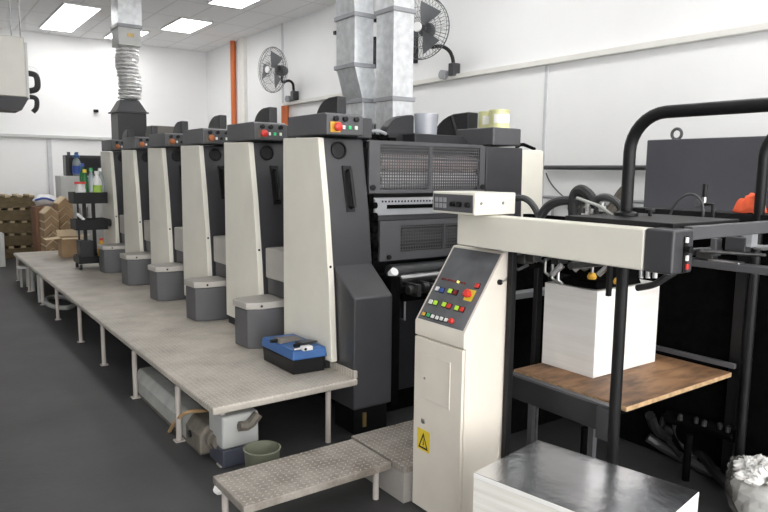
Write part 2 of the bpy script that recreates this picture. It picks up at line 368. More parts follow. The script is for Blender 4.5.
# ------------------------------------------------------------------ wall fans
def fan(name, cx, wallp, nrm, R, label):
    c = Vector(cx); nrm = Vector(nrm).normalized()
    r = thing(name, wallp, label, 'fan', 'wall fans')
    def ringp(rad, d, k, n=40):
        u, w = MB()._frame(nrm); t = 2*math.pi*k/n; return c+nrm*d+(u*math.cos(t)+w*math.sin(t))*rad
    g = MB()
    for rad, d in ((R, 0), (R*.97, .04), (R*.97, -.04), (R*.62, .085), (R*.3, .1), (R*.62, -.085)):
        g.tube([ringp(rad, d, k) for k in range(40)], .006 if rad == R else .0035, 5, closed=True)
    for k in range(44):
        for sgn in (1, -1):
            g.tube([ringp(R*.13, .1*sgn, k, 44), ringp(R*.45, .1*sgn, k, 44), ringp(R*.8, .07*sgn, k, 44), ringp(R, 0, k, 44)], .0024, 4)
    g.build('cage', 'fan_wire', r)
    for k in range(3):
        b = MB()
        u, w = MB()._frame(nrm); n = 8; P = []
        for i in range(n+1):
            rad = R*(.12+.72*i/n); wd = .16+.34*math.sin(math.pi*min(1, (i+1.5)/n)*.62)
            for sgn in (-1, 1):
                t = 2*math.pi*k/3+sgn*wd; P.append(c+nrm*(.028*sgn)+(u*math.cos(t)+w*math.sin(t))*rad)
        for i in range(n):
            q = P[2*i:2*i+4]; b.hexa([q[0], q[1], q[3], q[2]], [x+nrm*.004 for x in (q[0], q[1], q[3], q[2])])
        b.build('blade', 'fan_blade', r)
    MB().lathe(c+nrm*.09, [(.0, 0), (.05, 0), (.06, .01), (.055, .03), (0, .035)], 16, nrm).build('hub_badge', 'white', r)
    MB().lathe(c-nrm*.09, [(.05, 0), (.09, -.02), (.095, -.13), (.07, -.2), (.02, -.22)], 18, nrm).build('motor', 'dark', r)
    m0 = c-nrm*.2+Vector((0, 0, -.06)); wp = Vector(wallp)
    MB().tube([m0, m0+Vector((0, 0, -.16)), lerp(m0, wp, .45)+Vector((0, 0, .05)), lerp(m0, wp, .75)+Vector((0, 0, .1)), wp+Vector((-.06, 0, .08)), wp+Vector((-.06, 0, -.02))], .024, 8, smooth=2).build('arm', 'black', r)
    MB().box(wp.x-.1, WX, wp.y-.05, wp.y+.05, wp.z-.13, wp.z+.03).build('wall_bracket', 'dark', r, bevel=.008)
    MB().cyl((wp.x-.12, wp.y+.16, wp.z-.1), (WX, wp.y+.16, wp.z-.1), .06).build('speed_knob', 'light_grey', r)
w1 = W(296, 93, 'x', WX-.03); c1 = W(272.5, 70, 'x', 5.36)
fan('wall_fan', c1, (WX-.02, w1.y, w1.z), (-.985, -.17, -.05), .385, 'round caged fan on right wall, the smaller one left of the silver ducts')
w2 = W(456, 66, 'x', WX-.03); c2 = W(421, 28, 'x', 5.3)
fan('wall_fan', c2, (WX-.02, w2.y, w2.z), (-.90, -.43, -.05), .375, 'round caged fan on right wall beside the silver ducts, the larger one')
# ------------------------------------------------------------------ galvanised ducts over the press
def duct_seg(mb, c0, z0, c1, z1, dx, dy):
    def q(c, z): return [(c[0], c[1], z), (c[0]+dx, c[1], z), (c[0]+dx, c[1]+dy, z), (c[0], c[1]+dy, z)]
    mb.hexa(q(c0, z0), q(c1, z1))
def duct(name, y, pts, dx, dy, label):
    r = thing(name, (pts[0][0], y, pts[0][1]), label, 'duct', 'galvanised ducts above the press')
    for i in range(len(pts)-1):
        mb = MB(); duct_seg(mb, (pts[i][0], y), pts[i][1]+.002, (pts[i+1][0], y), pts[i+1][1]-.002, dx, dy); mb.build('duct_section', 'galv', r, bevel=.004)
    for x, z in pts[1:-1]:
        MB().box(x-.018, x+dx+.018, y-.018, y+dy+.018, z-.02, z+.02).build('flange', 'light_grey', r, bevel=.004)
    return r
ya = 5.55
A = [(W(363, 118, 'y', ya).x, 1.803), (W(363, 100, 'y', ya).x, W(362, 100, 'y', ya).z), (W(354.5, 64, 'y', ya).x, W(352, 64, 'y', ya).z), (W(355, 13, 'y', ya).x, W(353, 13, 'y', ya).z), (W(349, 2, 'y', ya).x-.03, CZ)]
duct('exhaust_duct', ya, A, .22, .34, 'left-hand square silver duct with a kink, rising from the press')
yb = 5.1
B = [(W(393, 118, 'y', yb).x, 1.803), (W(393, 98, 'y', yb).x, W(393, 98, 'y', yb).z), (W(394, 8, 'y', yb).x, W(394, 8, 'y', yb).z), (W(394, 8, 'y', yb).x, CZ)]
duct('exhaust_duct', yb, B, .235, .28, 'right-hand square silver duct, straight, next to the larger fan')
def wbracket(pxa, pxv, py0, py1, pyl, label):
    v0 = W(pxv, py0, 'x', WX-.03); v1 = W(pxv, pyl, 'x', WX-.03)
    r = thing('wall_shelf_bracket', (WX, v0.y, v1.z), label, 'bracket', 'black brackets on the right wall')
    MB().box(WX-.04, WX, v0.y-.03, v0.y+.03, v1.z, v0.z+.03).build('upright', 'black', r)
    xx = WX-.75
    MB().box(xx, WX, v0.y-.025, v0.y+.025, v0.z-.025, v0.z+.025).build('arm', 'black', r)
    MB().tube([(WX-.02, v0.y, lerp(v0.z, v1.z, .75)), (WX-.4, v0.y, v0.z)], .016, 6).build('brace', 'black', r)
wbracket(353, 375, 39, 33, 68, 'black angle bracket on the wall between the two silver ducts')
wbracket(393, 415.5, 27, 22, 63, 'black angle bracket on the wall behind the larger fan')
# ------------------------------------------------------------------ platform
PZ = .29
plat = thing('walkway_platform', (1.78, 7.4, FZ), 'long worn steel walkway platform beside the press', 'platform')
MB().box(1.31, 2.27, 3.415, 11.6, PZ-.045, PZ).build('deck', 'deck', plat, bevel=.012, seg=3)
MB().prism([(2.245, 3.42), (2.27, 3.42), (2.27, 3.85), (2.245, 3.85)], 'z', PZ+.001, PZ+.05).build('toe_lip', 'deck', plat, bevel=.004)
for xx, yy in ((1.42, 3.56), (1.325, 4.05), (1.325, 5.03), (1.335, 6.05), (1.335, 7.0), (1.335, 8.2), (1.335, 9.2), (1.335, 10.3), (1.335, 11.4)):
    MB().cyl((xx, yy, FZ), (xx, yy, PZ-.046), .018).box(xx-.03, xx+.03, yy-.03, yy+.03, FZ, FZ+.008).build('leg', 'legs', plat)
for yy in (3.5, 5.4): MB().cyl((2.1, yy, FZ), (2.1, yy, PZ-.046), .018).build('leg', 'legs', plat)
MB().tube([(1.42, 3.6, PZ-.07), (1.42, 11.4, PZ-.07)], .02, 8).build('under_beam', 'dead_black', plat)
# ------------------------------------------------------------------ printing units
PITCH = 1.074
unames = ['printing unit nearest the camera, with perforated guards on its front', 'second printing unit from the near end of the press row', 'third printing unit from the near end of the press row',
          'fourth printing unit from the near end of the press row', 'fifth printing unit from the near end, last but one', 'printing unit at the far end of the press row, by the ink trolley']
def make_unit(i):
    dy = i*PITCH
    u = thing('printing_unit', (2.9, 4.0+dy, FZ), unames[i], 'printing press unit', 'printing units in a row')
    def Y(v): return v+dy
    # cream operator side panel, narrower at the top
    near = [(3.625, .355), (3.66, .85), (3.72, 1.35), (3.80, 1.815)]
    MB().prism([(Y(a), b) for a, b in near]+[(Y(4.29), 1.825), (Y(4.30), .355)], 'x', 2.2, 2.245).build('side_panel', 'cream', u, bevel=.006)
    MB().cyl((2.222, Y(3.64)-.004, .44), (2.222, Y(3.64)+.02, .44), .009).build('panel_screw', 'black', u)
    MB().cyl((2.222, Y(3.68)-.006, .98), (2.222, Y(3.68)+.02, .98), .009).build('panel_screw', 'black', u)
    # dark leaning end panel
    e = [(a+.012, b) for a, b in near]
    MB().prism([(Y(a), b) for a, b in e]+[(Y(4.27), 1.815), (Y(4.27), .30)], 'x', 2.246, 2.56).build('end_panel', 'dark', u, bevel=.008)
    # window and handle
    nrm = Vector((0, -1, .17)).normalized()
    def onp(x, z):
        for (a, b), (c, d) in zip(e, e[1:]):
            if b <= z <= d: return Vector((x, Y(lerp(a, c, (z-b)/(d-b))), z))
    c = onp(2.355, 1.735)
    MB().lathe(c, [(.0, .0), (.058, 0), (.058, .014), (.046, .017), (.044, .008), (0, .008)], 24, nrm).build('sight_glass', 'black', u)
    t = onp(2.405, 1.60); b_ = onp(2.415, 1.36)
    MB().tube([t, t+nrm*.045, b_+nrm*.045, b_], .014, 8).hexa([(2.378, b_.y-.008, 1.33), (2.445, b_.y-.008, 1.33), (2.445, b_.y+.02, 1.33), (2.378, b_.y+.02, 1.33)], [(2.370, t.y-.008, 1.635), (2.437, t.y-.008, 1.635), (2.437, t.y+.02, 1.635), (2.370, t.y+.02, 1.635)]).build('handle', 'black', u)
    # press body between the side frames
    MB().box(2.561, 3.66, Y(3.98), Y(4.27), .30, 1.76).build('body', 'charcoal', u)
    MB().box(2.50, 4.02, Y(3.72), Y(4.42), FZ, .299).build('base', 'dead_black', u)
    # kick strip
    MB().box(2.21, 2.44, Y(3.72), Y(4.28), PZ+.001, .34).build('kick_strip', 'charcoal', u)
    # drive side frame and cover
    MB().prism([(Y(3.72), .3), (Y(3.75), 1.8), (Y(4.27), 1.8), (Y(4.27), .3)], 'x', 3.665, 4.07).build('drive_panel', 'dark', u, bevel=.008)
    MB().prism([(Y(3.73), .35), (Y(3.76), 1.79), (Y(4.29), 1.79), (Y(4.29), .35)], 'x', 4.072, 4.34).build('drive_cover', 'cream', u, bevel=.02)
    # operator control box on top
    cb = MB().prism([(Y(3.69), 1.83), (Y(3.69), 1.955), (Y(3.72), 1.968), (Y(4.22), 1.968), (Y(4.22), 1.83)], 'x', 2.2, 2.48).build('control_box', 'mid', u, bevel=.008)
    MB().box(2.482, 2.60, Y(3.76), Y(4.2), 1.822, 1.955).build('junction_box', 'dark', u, bevel=.006)
    yf = Y(3.69)
    MB().box(2.228, 2.302, yf-.004, yf+.004, 1.846, 1.912).build('stop_plate', 'amber' if i == 0 else 'rust', cb)
    MB().lathe((2.272, yf-.004, 1.88), [(.016, 0), (.016, .015), (.028, .018), (.028, .032), (.02, .038), (0, .039)], 18, (0, -1, 0)).build('emergency_stop', 'red' if i < 2 else 'red_lamp', cb)
    for xx, mt in ((2.325, 'white'), (2.372, 'lit_green' if i < 2 else 'black'), (2.42, 'lit_white' if i < 4 else 'mid')):
        MB().box(xx-.010, xx+.010, yf-.012, yf, 1.867, 1.891).build('push_button', mt, cb, bevel=.003)
    for xx in (2.265, 2.335, 2.42):
        MB().lathe((xx, yf-.001, 1.938-.006), [(.017, 0), (.017, .02), (.010, .022), (0, .022)], 14, (0, -1, 0)).build('knob', 'black', cb)
    # quarter-round guards on both sides, behind the control boxes
    def fin(x0, x1, y0, L, Hh, z0):
        pr = [(Y(y0), z0), (Y(y0), z0+Hh)]
        for k in range(1, 9):
            t = k/8*math.pi/2; pr.append((Y(y0+L*.25+L*.75*math.sin(t)), z0+Hh*(.12+.88*math.cos(t)) if k < 8 else z0))
        MB().prism(pr, 'x', x0, x1).build('fountain_guard', 'charcoal', u, bevel=.01)
    fin(2.50, 2.58, 4.05, .30, .165, 1.957)
    fin(3.86, 3.98, 4.18, .48, .30, 1.801)
    MB().box(3.72, 4.03, Y(3.735), Y(4.17), 1.812, 1.95).build('drive_box', 'mid', u, bevel=.012)
    # top walk tray across the unit
    MB().box(2.62, 3.66, Y(3.86), Y(4.25), 1.761, 1.80).build('top_plate', 'dark', u, bevel=.006)
    if i:
        # steps up between this unit and the one before
        MB().box(2.262, 2.52, Y(3.235), Y(3.61), .645, .768).build('step_riser', 'dark', u)
        MB().box(2.245, 2.9, Y(3.228), Y(3.618), .77, 1.005).build('upper_step', 'riser_plate', u, bevel=.012)
    return u
units = [make_unit(i) for i in range(6)]
u0 = units[0]
# extra guards only on the nearest unit
def frame_panel(mb, x0, x1, z0, z1, y0, y1, hx0, hx1, hz0, hz1):
    mb.box(x0, hx0, y0, y1, z0, z1).box(hx1, x1, y0, y1, z0, z1).box(hx0, hx1, y0, y1, z0, hz0).box(hx0, hx1, y0, y1, hz1, z1)
GY = 3.75
ug = MB(); frame_panel(ug, 2.572, 3.655, 1.45, 1.802, GY, GY+.02, 2.665, 3.60, 1.475, 1.785)
ug.box(3.10, 3.125, GY+.002, GY+.018, 1.475, 1.785).box(2.665, 3.60, GY+.002, GY+.018, 1.69, 1.698)
g1 = ug.build('upper_guard', 'mid', u0)
MB().box(2.66, 3.605, GY+.006, GY+.008, 1.47, 1.79).build('perforated_window', 'perf', g1)
MB().lathe((2.60, GY, 1.49), [(.02, 0), (.02, .012), (0, .014)], 14, (0, -1, 0)).lathe((3.63, GY, 1.49), [(.02, 0), (.02, .012), (0, .014)], 14, (0, -1, 0)).build('guard_knobs', 'black', g1)
MB().box(2.572, 3.655, GY+.03, 3.97, 1.803, 1.812).build('guard_top', 'mid', u0)
for z, rr, mt in ((1.665, .05, 'pinkroll'), (1.54, .055, 'roller')):
    MB().cyl((2.70, 3.85, z), (3.62, 3.85, z), rr+.01, n=24).build('roller', mt, u0)
MB().box(2.561, 3.66, 3.94, 3.979, .9, 1.80).build('inner_plate', 'charcoal', u0)
# slotted bar between the guards
MB().prism([(3.72, 1.30), (3.715, 1.41), (3.735, 1.42), (3.78, 1.42), (3.78, 1.30)], 'x', 2.60, 3.62).build('slotted_bar', 'light_grey', u0, bevel=.004)
sl = MB()
for kx in range(34): sl.cyl((2.66+kx*.028, 3.712, 1.395), (2.66+kx*.028, 3.722, 1.395), .007, n=8)
sl.build('bar_holes', 'black', u0)
MB().box(2.70, 3.5, 3.708, 3.722, 1.345, 1.372).build('bar_slot', 'dead_black', u0)
MB().box(2.60, 3.64, 3.73, 3.80, 1.265, 1.30).build('cross_rail', 'dark', u0)
lg = MB(); frame_panel(lg, 2.625, 3.64, .985, 1.262, 3.69, 3.712, 2.80, 3.56, 1.04, 1.225)
lg.box(3.20, 3.225, 3.692, 3.71, 1.04, 1.225)
g2 = lg.build('lower_guard', 'mid', u0)
MB().box(2.795, 3.565, 3.70, 3.702, 1.035, 1.23).build('perforated_window', 'perf2', g2)
MB().lathe((2.70, 3.69, 1.01), [(.018, 0), (.018, .012), (0, .014)], 12, (0, -1, 0)).build('guard_knobs', 'black', g2)
MB().cyl((2.70, 3.80, 1.13), (3.6, 3.80, 1.13), .06, n=24).build('roller', 'hose', u0)
# gear column at the left edge of the guards
gc = MB()
for z, rr in ((1.37, .022), (1.29, .03), (1.2, .02), (1.1, .034), (1.02, .025)):
    gc.cyl((2.575, 3.72, z), (2.61, 3.72, z), rr)
gc.box(2.562, 2.60, 3.735, 3.80, .95, 1.44); gc.build('linkage', 'dead_black', u0)
# sloped lower cover at the operator corner
MB().prism([(3.44, .07), (3.44, .80), (3.80, 1.062), (3.80, .07)], 'x', 2.254, 2.556).build('sloped_cover', 'dark', u0, bevel=.012)
MB().box(2.30, 2.56, 3.50, 3.74, FZ, .068).build('cover_plinth', 'black', u0)
MB().box(2.36, 2.385, 3.485, 3.499, -.075, .02).build('latch', 'brass', u0)
# black frame and drawer-like panel under the lower guard
MB().box(2.60, 2.68, 3.52, 3.72, .0, .90).build('guard_post', 'dead_black', u0, bevel=.01)
MB().box(2.72, 3.64, 3.66, 3.70, .05, .80).build('lower_panel', 'charcoal', u0, bevel=.008)
MB().tube([(2.79, 3.66, .74), (2.79, 3.615, .74), (2.79, 3.615, .57), (2.79, 3.66, .57)], .008, 8).build('pull_handle', 'steel', u0)
MB().cyl((2.66, 3.60, .905), (2.66, 3.565, .93), .03).build('white_knob', 'white', u0)
MB().cyl((2.66, 3.64, .86), (2.66, 3.60, .905), .03).cyl((2.7, 3.6, .84), (2.72, 3.57, .85), .028).build('knob_stem', 'black', u0)
for z, yv, rr, mt in ((.86, 3.62, .035, 'steel'), (.80, 3.52, .03, 'board_mech'), (.90, 3.74, .05, 'hose'), (.74, 3.58, .03, 'dead_black')):
    MB().cyl((2.74, yv, z), (3.62, yv, z), rr, n=18).build('feed_roller', mt, u0)
fm = MB()
for kx in range(7):
    xx = 2.78+kx*.12; fm.box(xx, xx+.03, 3.46, 3.60, .76, .84).cyl((xx+.05, 3.47, .82), (xx+.09, 3.47, .82), .03)
fm.build('gripper_row', 'board_mech', u0)
# ------------------------------------------------------------------ step boxes standing on the platform
SBL = ['grey step box with tread lid beside the nearest printing unit', 'grey step box with tread lid before the third printing unit', 'grey step box with tread lid before the fourth printing unit',
       'grey step box with tread lid before the fifth printing unit', 'grey step box with tread lid beside the ink trolley']
fp = [(2.5, 4.405), (2.075, 4.405), (1.98, 4.455), (1.965, 4.64), (2.03, 4.692), (2.5, 4.692)]
def off(poly, d):
    cx = sum(p[0] for p in poly)/len(poly); cy = sum(p[1] for p in poly)/len(poly)
    return [(min(2.5, x+d*(1 if x > cx else -1)), min(4.696, y+d*(1 if y > cy else -1))) for x, y in poly]
sb = thing('step_box', (2.1, 4.54, PZ+.001), SBL[0], 'step box', 'step boxes along the press')
MB().prism(fp, 'z', PZ+.001, .584).build('box_body', 'mid', sb, bevel=.008)
MB().prism(off(fp, .012), 'z', .585, .638).build('tread_lid', 'riser_plate', sb, bevel=.008)
MB().cyl((2.07, 4.388, .612), (2.07, 4.394, .612), .009).build('lid_screw', 'black', sb)
for i in range(1, 5): dup(sb, (2.1, 4.54+i*PITCH, PZ+.001), SBL[i])
# ------------------------------------------------------------------ things on top of the press
def bitcyl(p, r, h, name, mt, parent, n=24): return MB().cyl(p, (p[0], p[1], p[2]+h), r, n=n).build(name, mt, parent)
tx = W(423, 132, 'y', 4.1)
tray = tag(MB().prism([(3.12, 1.801), (3.66, 1.801), (3.66, 1.85), (3.6, 1.885), (3.12, 1.885)], 'y', 3.95, 4.23).build('top_tray', 'charcoal', bevel=.01), 'dark flat tray on top of the nearest printing unit', 'tray')
r = thing('plastic_tub', (3.33, 4.08, 1.886), 'translucent round tub on the dark tray on top of the press', 'tub')
MB().lathe((3.33, 4.08, 1.886), [(.0, 0), (.085, 0), (.095, .16), (.09, .16), (.08, .006), (0, .006)], 28, closed=True).build('tub_body', 'cup', r)
fn = thing('curved_guard', (3.02, 4.10, 1.802), 'black quarter-round guard standing left of the translucent tub', 'guard')
pr = [(3.16, 1.886)]+[(3.16-.28*math.sin(t), 1.886+.16*math.cos(t)) for t in [k/8*math.pi/2 for k in range(9)]]
pr = [(3.23, 1.80), (3.23, 2.03)]+[(3.18-.22*math.sin(k/8*math.pi/2), 1.86+.17*math.cos(k/8*math.pi/2)) for k in range(9)]+[(2.96, 1.80)]
MB().prism(pr, 'y', 4.10, 4.2).build('shell', 'charcoal', fn, bevel=.01)
MB().prism([(x, z+.004) for x, z in pr[1:2]]+[(x, z) for x, z in pr[2:6]], 'y', 4.085, 4.099).build('rim', 'dark', fn)
clutter = thing('fittings_heap', (2.75, 4.0, 1.802), 'small black fittings heaped right of the nearest control box', 'fittings')
for k in range(5):
    x = 2.64+k*.045; MB().box(x, x+.06, 3.86+.03*(k % 2), 3.98, 1.801+.012*(k % 3), 1.84+.02*(k % 2)).build('fitting', 'dead_black', clutter, bevel=.004)
MB().tube([(2.64, 3.9, 1.87), (2.72, 3.86, 1.885), (2.8, 3.88, 1.865)], .012, 8, smooth=1).build('lever', 'light_grey', clutter)
# tins on the drive box
def tin(px, y, lab, rr=.075, hh=.145, name='ink_tin'):
    p = W(px, 127, 'y', y); r = thing(name, (p.x, y, 1.951), lab, 'tin', 'ink tins on the press')
    MB().lathe((p.x, y, 1.951), [(0, 0), (rr, 0), (rr, .012), (rr-.004, .015), (rr-.004, hh-.015), (rr, hh-.012), (rr, hh), (rr-.008, hh), (rr-.01, hh-.008), (0, hh-.008)], 28).build('can', 'tin', r)
    t = MB(); u_ = []
    for k in range(9):
        a = math.radians(195+k*12); u_.append((p.x+(rr+.0015)*math.cos(a), y+(rr+.0015)*math.sin(a)))
    for a, b in zip(u_, u_[1:]): t.face([(a[0], a[1], 1.99), (b[0], b[1], 1.99), (b[0], b[1], 2.06), (a[0], a[1], 2.06)])
    t.build('paper_label', 'tin_white', r)
tin(499, 3.86, 'yellow-green ink tin with white label, front one on the drive-side box', .085)
tin(487.5, 4.04, 'yellow-green ink tin behind the front tin on the drive-side box', .08)
p = W(452, 128, 'y', 4.1)
tag(MB().tube([(3.73, 4.19, 1.801), (3.73, 4.19, 1.95), (3.68, 4.19, 2.06)], .018, 8).build('guard_lever', 'black'), 'black lever left of the drive-side curved guard', 'lever')
p = W(533, 147, 'y', 3.85)
tag(MB().tube([(4.1, 3.85, 1.805), (4.16, 3.85, 1.84), (4.24, 3.83, 1.815), (4.3, 3.83, 1.80)], .014, 8, smooth=1).build('hand_tool', 'dead_black'), 'dark tool lying on the cream drive-side cover', 'tool')
# ------------------------------------------------------------------ far delivery end and black hood with crinkled duct
hy = 10.6
dl = thing('delivery_unit', (3.2, 10.8, FZ), 'dark delivery end of the press behind the far printing unit', 'delivery unit')
MB().box(2.62, 3.9, 9.95, 11.5, FZ, 1.70).build('body', 'charcoal', dl, bevel=.02)
MB().box(2.66, 3.86, 10.0, 11.45, 1.701, 1.79).build('top_cover', 'dark', dl, bevel=.02)
def HP(px, py): return W(px, py, 'y', hy)
h0 = HP(117, 137); h1 = HP(117, 112); h2 = HP(147, 112); h3 = HP(122.5, 99); h4 = HP(141, 98)
r = thing('hood_duct', (lerp(h1.x, h2.x, .5), hy+.2, 1.79), 'black hood with crinkled foil duct rising to the ceiling at the far end', 'duct')
D = .42
MB().box(h1.x+.01, h2.x-.01, hy, hy+D, 1.791, h1.z).build('hood', 'charcoal', r, bevel=.006)
MB().box(h1.x-.02, h2.x+.02, hy-.03, hy+D+.03, h1.z, h1.z+.02).build('hood_rim', 'dark', r)
MB().hexa([(h1.x, hy-.01, h1.z+.021), (h2.x, hy-.01, h1.z+.021), (h2.x, hy+D+.01, h1.z+.021), (h1.x, hy+D+.01, h1.z+.021)],
          [(h3.x, hy+.1, h3.z), (h4.x, hy+.1, h3.z), (h4.x, hy+.32, h3.z), (h3.x, hy+.32, h3.z)]).build('hood_cone', 'mid', r, bevel=.005)
f0 = lerp(HP(123, 98), HP(143, 98), .5); f1 = lerp(HP(120, 44), HP(142, 44), .5); fr = (HP(140, 70)-HP(118, 70)).length/2
n = 30; fb = MB(); rings = []
for i in range(n+1):
    t = i/n; zc = lerp(f0.z, f1.z, t); xc = lerp(f0.x, f1.x, t)+.018*math.sin(t*7); rad = fr*(1.03+.085*(1 if i % 2 else -1)*random.uniform(.3, 1))
    rings.append([fb.bm.verts.new((xc+rad*(1+random.uniform(-.07, .07))*math.cos(k*math.pi/12), hy+.21+rad*math.sin(k*math.pi/12), zc+random.uniform(-.01, .01))) for k in range(24)])
for A_, B_ in zip(rings, rings[1:]):
    for k in range(24): fb.bm.faces.new((A_[k], A_[(k+1) % 24], B_[(k+1) % 24], B_[k]))
fb.build('crinkled_duct', 'foil', r)
a = HP(119, 44); b = HP(142, 44); c = HP(142, 29)
MB().box(a.x, b.x, hy+.02, hy+.4, a.z+.001, c.z).build('collar', 'pale_grey', r, bevel=.006)
MB().box(a.x-.015, b.x+.015, hy, hy+.42, c.z+.001, c.z+.05).build('flange', 'light_grey', r, bevel=.005)
MB().box(HP(118.5, 20).x, HP(142, 20).x, hy+.01, hy+.41, c.z+.051, CZ).build('upper_duct', 'galv', r, bevel=.004)
a = HP(128, 33.5); MB().box(a.x-.01, a.x+.09, hy+.012, hy+.019, a.z-.04, a.z+.01).build('rating_plate', 'brass', r)
a = W(148, 126, 'y', 11.2); b = W(172, 137, 'y', 11.2)
tag(MB().box(a.x, b.x, 11.0, 11.4, 1.791, a.z).build('storage_carton', 'taupe', bevel=.006), 'taupe carton on the far end of the press beside the black hood', 'carton')
# ------------------------------------------------------------------ toolbox and ink knives on the platform
L, N, Rr = (W(a, b, 'z', PZ+.001) for a, b in ((262.5, 359.7), (293, 375.6), (325.8, 370.5)))
Bk = L+Rr-N
zb = W(293, 361, 'x', N.x).z; zt = W(293, 351, 'x', N.x).z
cen = (L+N+Rr+Bk)/4
tb = thing('tool_box', cen, 'black storage box with blue lid on the near end of the platform', 'storage box')
Q = [L, N, Rr, Bk]
def shr(f, z): return [Vector((cen.x+(q.x-cen.x)*f, cen.y+(q.y-cen.y)*f, z)) for q in Q]
MB().hexa(shr(.96, PZ+.001), shr(1, zb)).build('box_body', 'black', tb, bevel=.006)
MB().hexa(shr(1.05, zb+.001), shr(1.0, zt)).build('lid', 'blue', tb, bevel=.01, seg=3)
lid_top = zt+.001
def onlid(px, py): return W(px, py, 'z', lid_top)
def knife(a, b, wdt, label, mt):
    a = onlid(*a); b = onlid(*b); d = (b-a).normalized(); n_ = Vector((-d.y, d.x, 0)); r = thing('ink_knife', a, label, 'ink knife', 'ink knives on the blue lid')
    lift = Vector((0, 0, .034))
    MB().hexa([a+n_*wdt, b+n_*wdt*1.1, b-n_*wdt*1.1, a-n_*wdt], [a+n_*wdt*.9+lift, b+n_*wdt+lift*.35, b-n_*wdt+lift*.35, a-n_*wdt*.9+lift]).build('blade', mt, r, bevel=.002)
    MB().cyl(a+lift*.5-d*.002, a+lift*.6-d*.05, .012, n=10).build('handle_grip', 'black', r)
knife((277, 343), (298, 338.5), .042, 'taupe ink knife lying on the blue lid, left one', 'taupe')
knife((299, 347), (313, 341.5), .034, 'small dark ink knife on the blue lid, right one', 'hose')
p = onlid(304, 350)
r = thing('metal_clamp', p, 'small white and steel clamp on the blue lid below the right ink knife', 'clamp')
MB().box(p.x-.02, p.x+.05, p.y-.03, p.y+.02, lid_top, lid_top+.026).build('clamp_body', 'white', r, bevel=.004)
MB().cyl((p.x-.005, p.y-.034, lid_top+.013), (p.x-.005, p.y-.029, lid_top+.013), .009).build('clamp_hole', 'black', r)
MB().cyl((p.x-.06, p.y+.02, lid_top+.008), (p.x+.0, p.y+.0, lid_top+.012), .008).build('clamp_screw', 'steel', r)
# ------------------------------------------------------------------ ink trolley
tp = W(88, 268, 'z', PZ); ty = tp.y; tx = tp.x
T = thing('ink_trolley', (tx, ty, PZ), 'black wheeled trolley of ink bottles on the far part of the platform', 'trolley')
def TZ(py): return W(88, py, 'y', ty).z
w2 = (W(104, 200, 'y', ty)-W(72, 200, 'y', ty)).length/2; cx = W(88, 200, 'y', ty).x
def shelf(py0, py1, wd, name):
    z0, z1 = TZ(py1), TZ(py0); mb = MB(); t = .015
    mb.box(cx-wd, cx+wd, ty-.16, ty+.16, z0, z0+t)
    o = mb.build(name, 'black', T, bevel=.004)
    for a in ((cx-wd, cx+wd, ty-.17, ty-.161, z0, z1), (cx-wd, cx+wd, ty+.161, ty+.17, z0, z1), (cx-wd-.009, cx-wd, ty-.17, ty+.17, z0, z1), (cx+wd, cx+wd+.009, ty-.17, ty+.17, z0, z1)):
        MB().box(*a).build('tray_side', 'black', o)
    return z0+t
zt_ = shelf(192, 203, w2, 'top_tray'); zm_ = shelf(219, 229, w2*.95, 'middle_tray'); zb_ = shelf(255, 262, w2*.85, 'bottom_tray')
for dx in (-.05, .06): MB().box(cx+dx-.02, cx+dx+.02, ty-.02, ty+.02, zb_, zt_+.02).build('post', 'black', T)
MB().box(cx-w2*.6, cx-w2*.6+.02, ty+.1, ty+.12, zb_, zt_-.02).build('post', 'black', T)
for sx in (-1, 1):
    for sy in (-1, 1):
        c = MB().cyl((cx+sx*w2*.75-.014, ty+sy*.12, PZ+.037), (cx+sx*w2*.75+.014, ty+sy*.12, PZ+.037), .035, n=14).build('caster', 'rubber', T)
        MB().box(cx+sx*w2*.75-.02, cx+sx*w2*.75+.02, ty+sy*.12-.012, ty+sy*.12+.012, PZ+.055, zb_-.014).build('caster_fork', 'steel', c)
def bottle(px, dy, z, h, rr, mt, capm, label, lab=None, neck=.4):
    x = W(px, 190, 'y', ty).x; r = thing('ink_bottle', (x, ty+dy, z), label, 'bottle', 'bottles on the ink trolley')
    MB().lathe((x, ty+dy, z+.001), [(0, 0), (rr, 0), (rr, h*.62), (rr*.9, h*.72), (rr*neck, h*.85), (rr*neck, h*.9), (0, h*.9)], 16).build('bottle_body', mt, r)
    MB().lathe((x, ty+dy, z+h*.9+.002), [(0, 0), (rr*neck*1.25, 0), (rr*neck*1.15, h*.1), (0, h*.1)], 14).build('cap', capm, r)
    if lab: MB().lathe((x, ty+dy, z+h*.15), [(rr+.001, 0), (rr+.001, h*.4)], 16, closed=True).build('bottle_label', lab, r)
bottle(79.5, -.06, zt_, .26, .062, 'white', 'red', 'short white bottle with wide red top on trolley', None, .95)
bottle(85, -.02, zt_, .42, .05, 'greenglass', 'yellow', 'green bottle with yellow cap on trolley top tray')
bottle(85.5, .11, zt_, .50, .045, 'greenglass', 'blue_button', 'tall green bottle with blue cap at the back of the trolley tray')
bottle(91, -.04, zt_, .44, .045, 'glass', 'green', 'clear bottle with green cap in the middle of the trolley tray')
bottle(96, -.07, zt_, .40, .058, 'white', 'white', 'white spray bottle with lime label on trolley', 'lime_label')
bottle(101, .02, zt_, .44, .05, 'glass', 'white', 'clear bottle at the right end of the trolley tray')
bottle(97.5, -.09, zb_, .30, .05, 'amber', 'red', 'amber bottle with red cap on the lowest trolley tray')
p = W(100, 216, 'y', ty-.1)
tag(MB().tube([(p.x-.16, ty-.08, zm_+.05), (p.x+.0, ty-.08, zm_+.10), (p.x+.14, ty-.08, zm_+.06)], .05, 10, smooth=1).build('rolled_cloth', 'rubber'), 'black rolled cloth on the middle tray of the trolley', 'cloth')
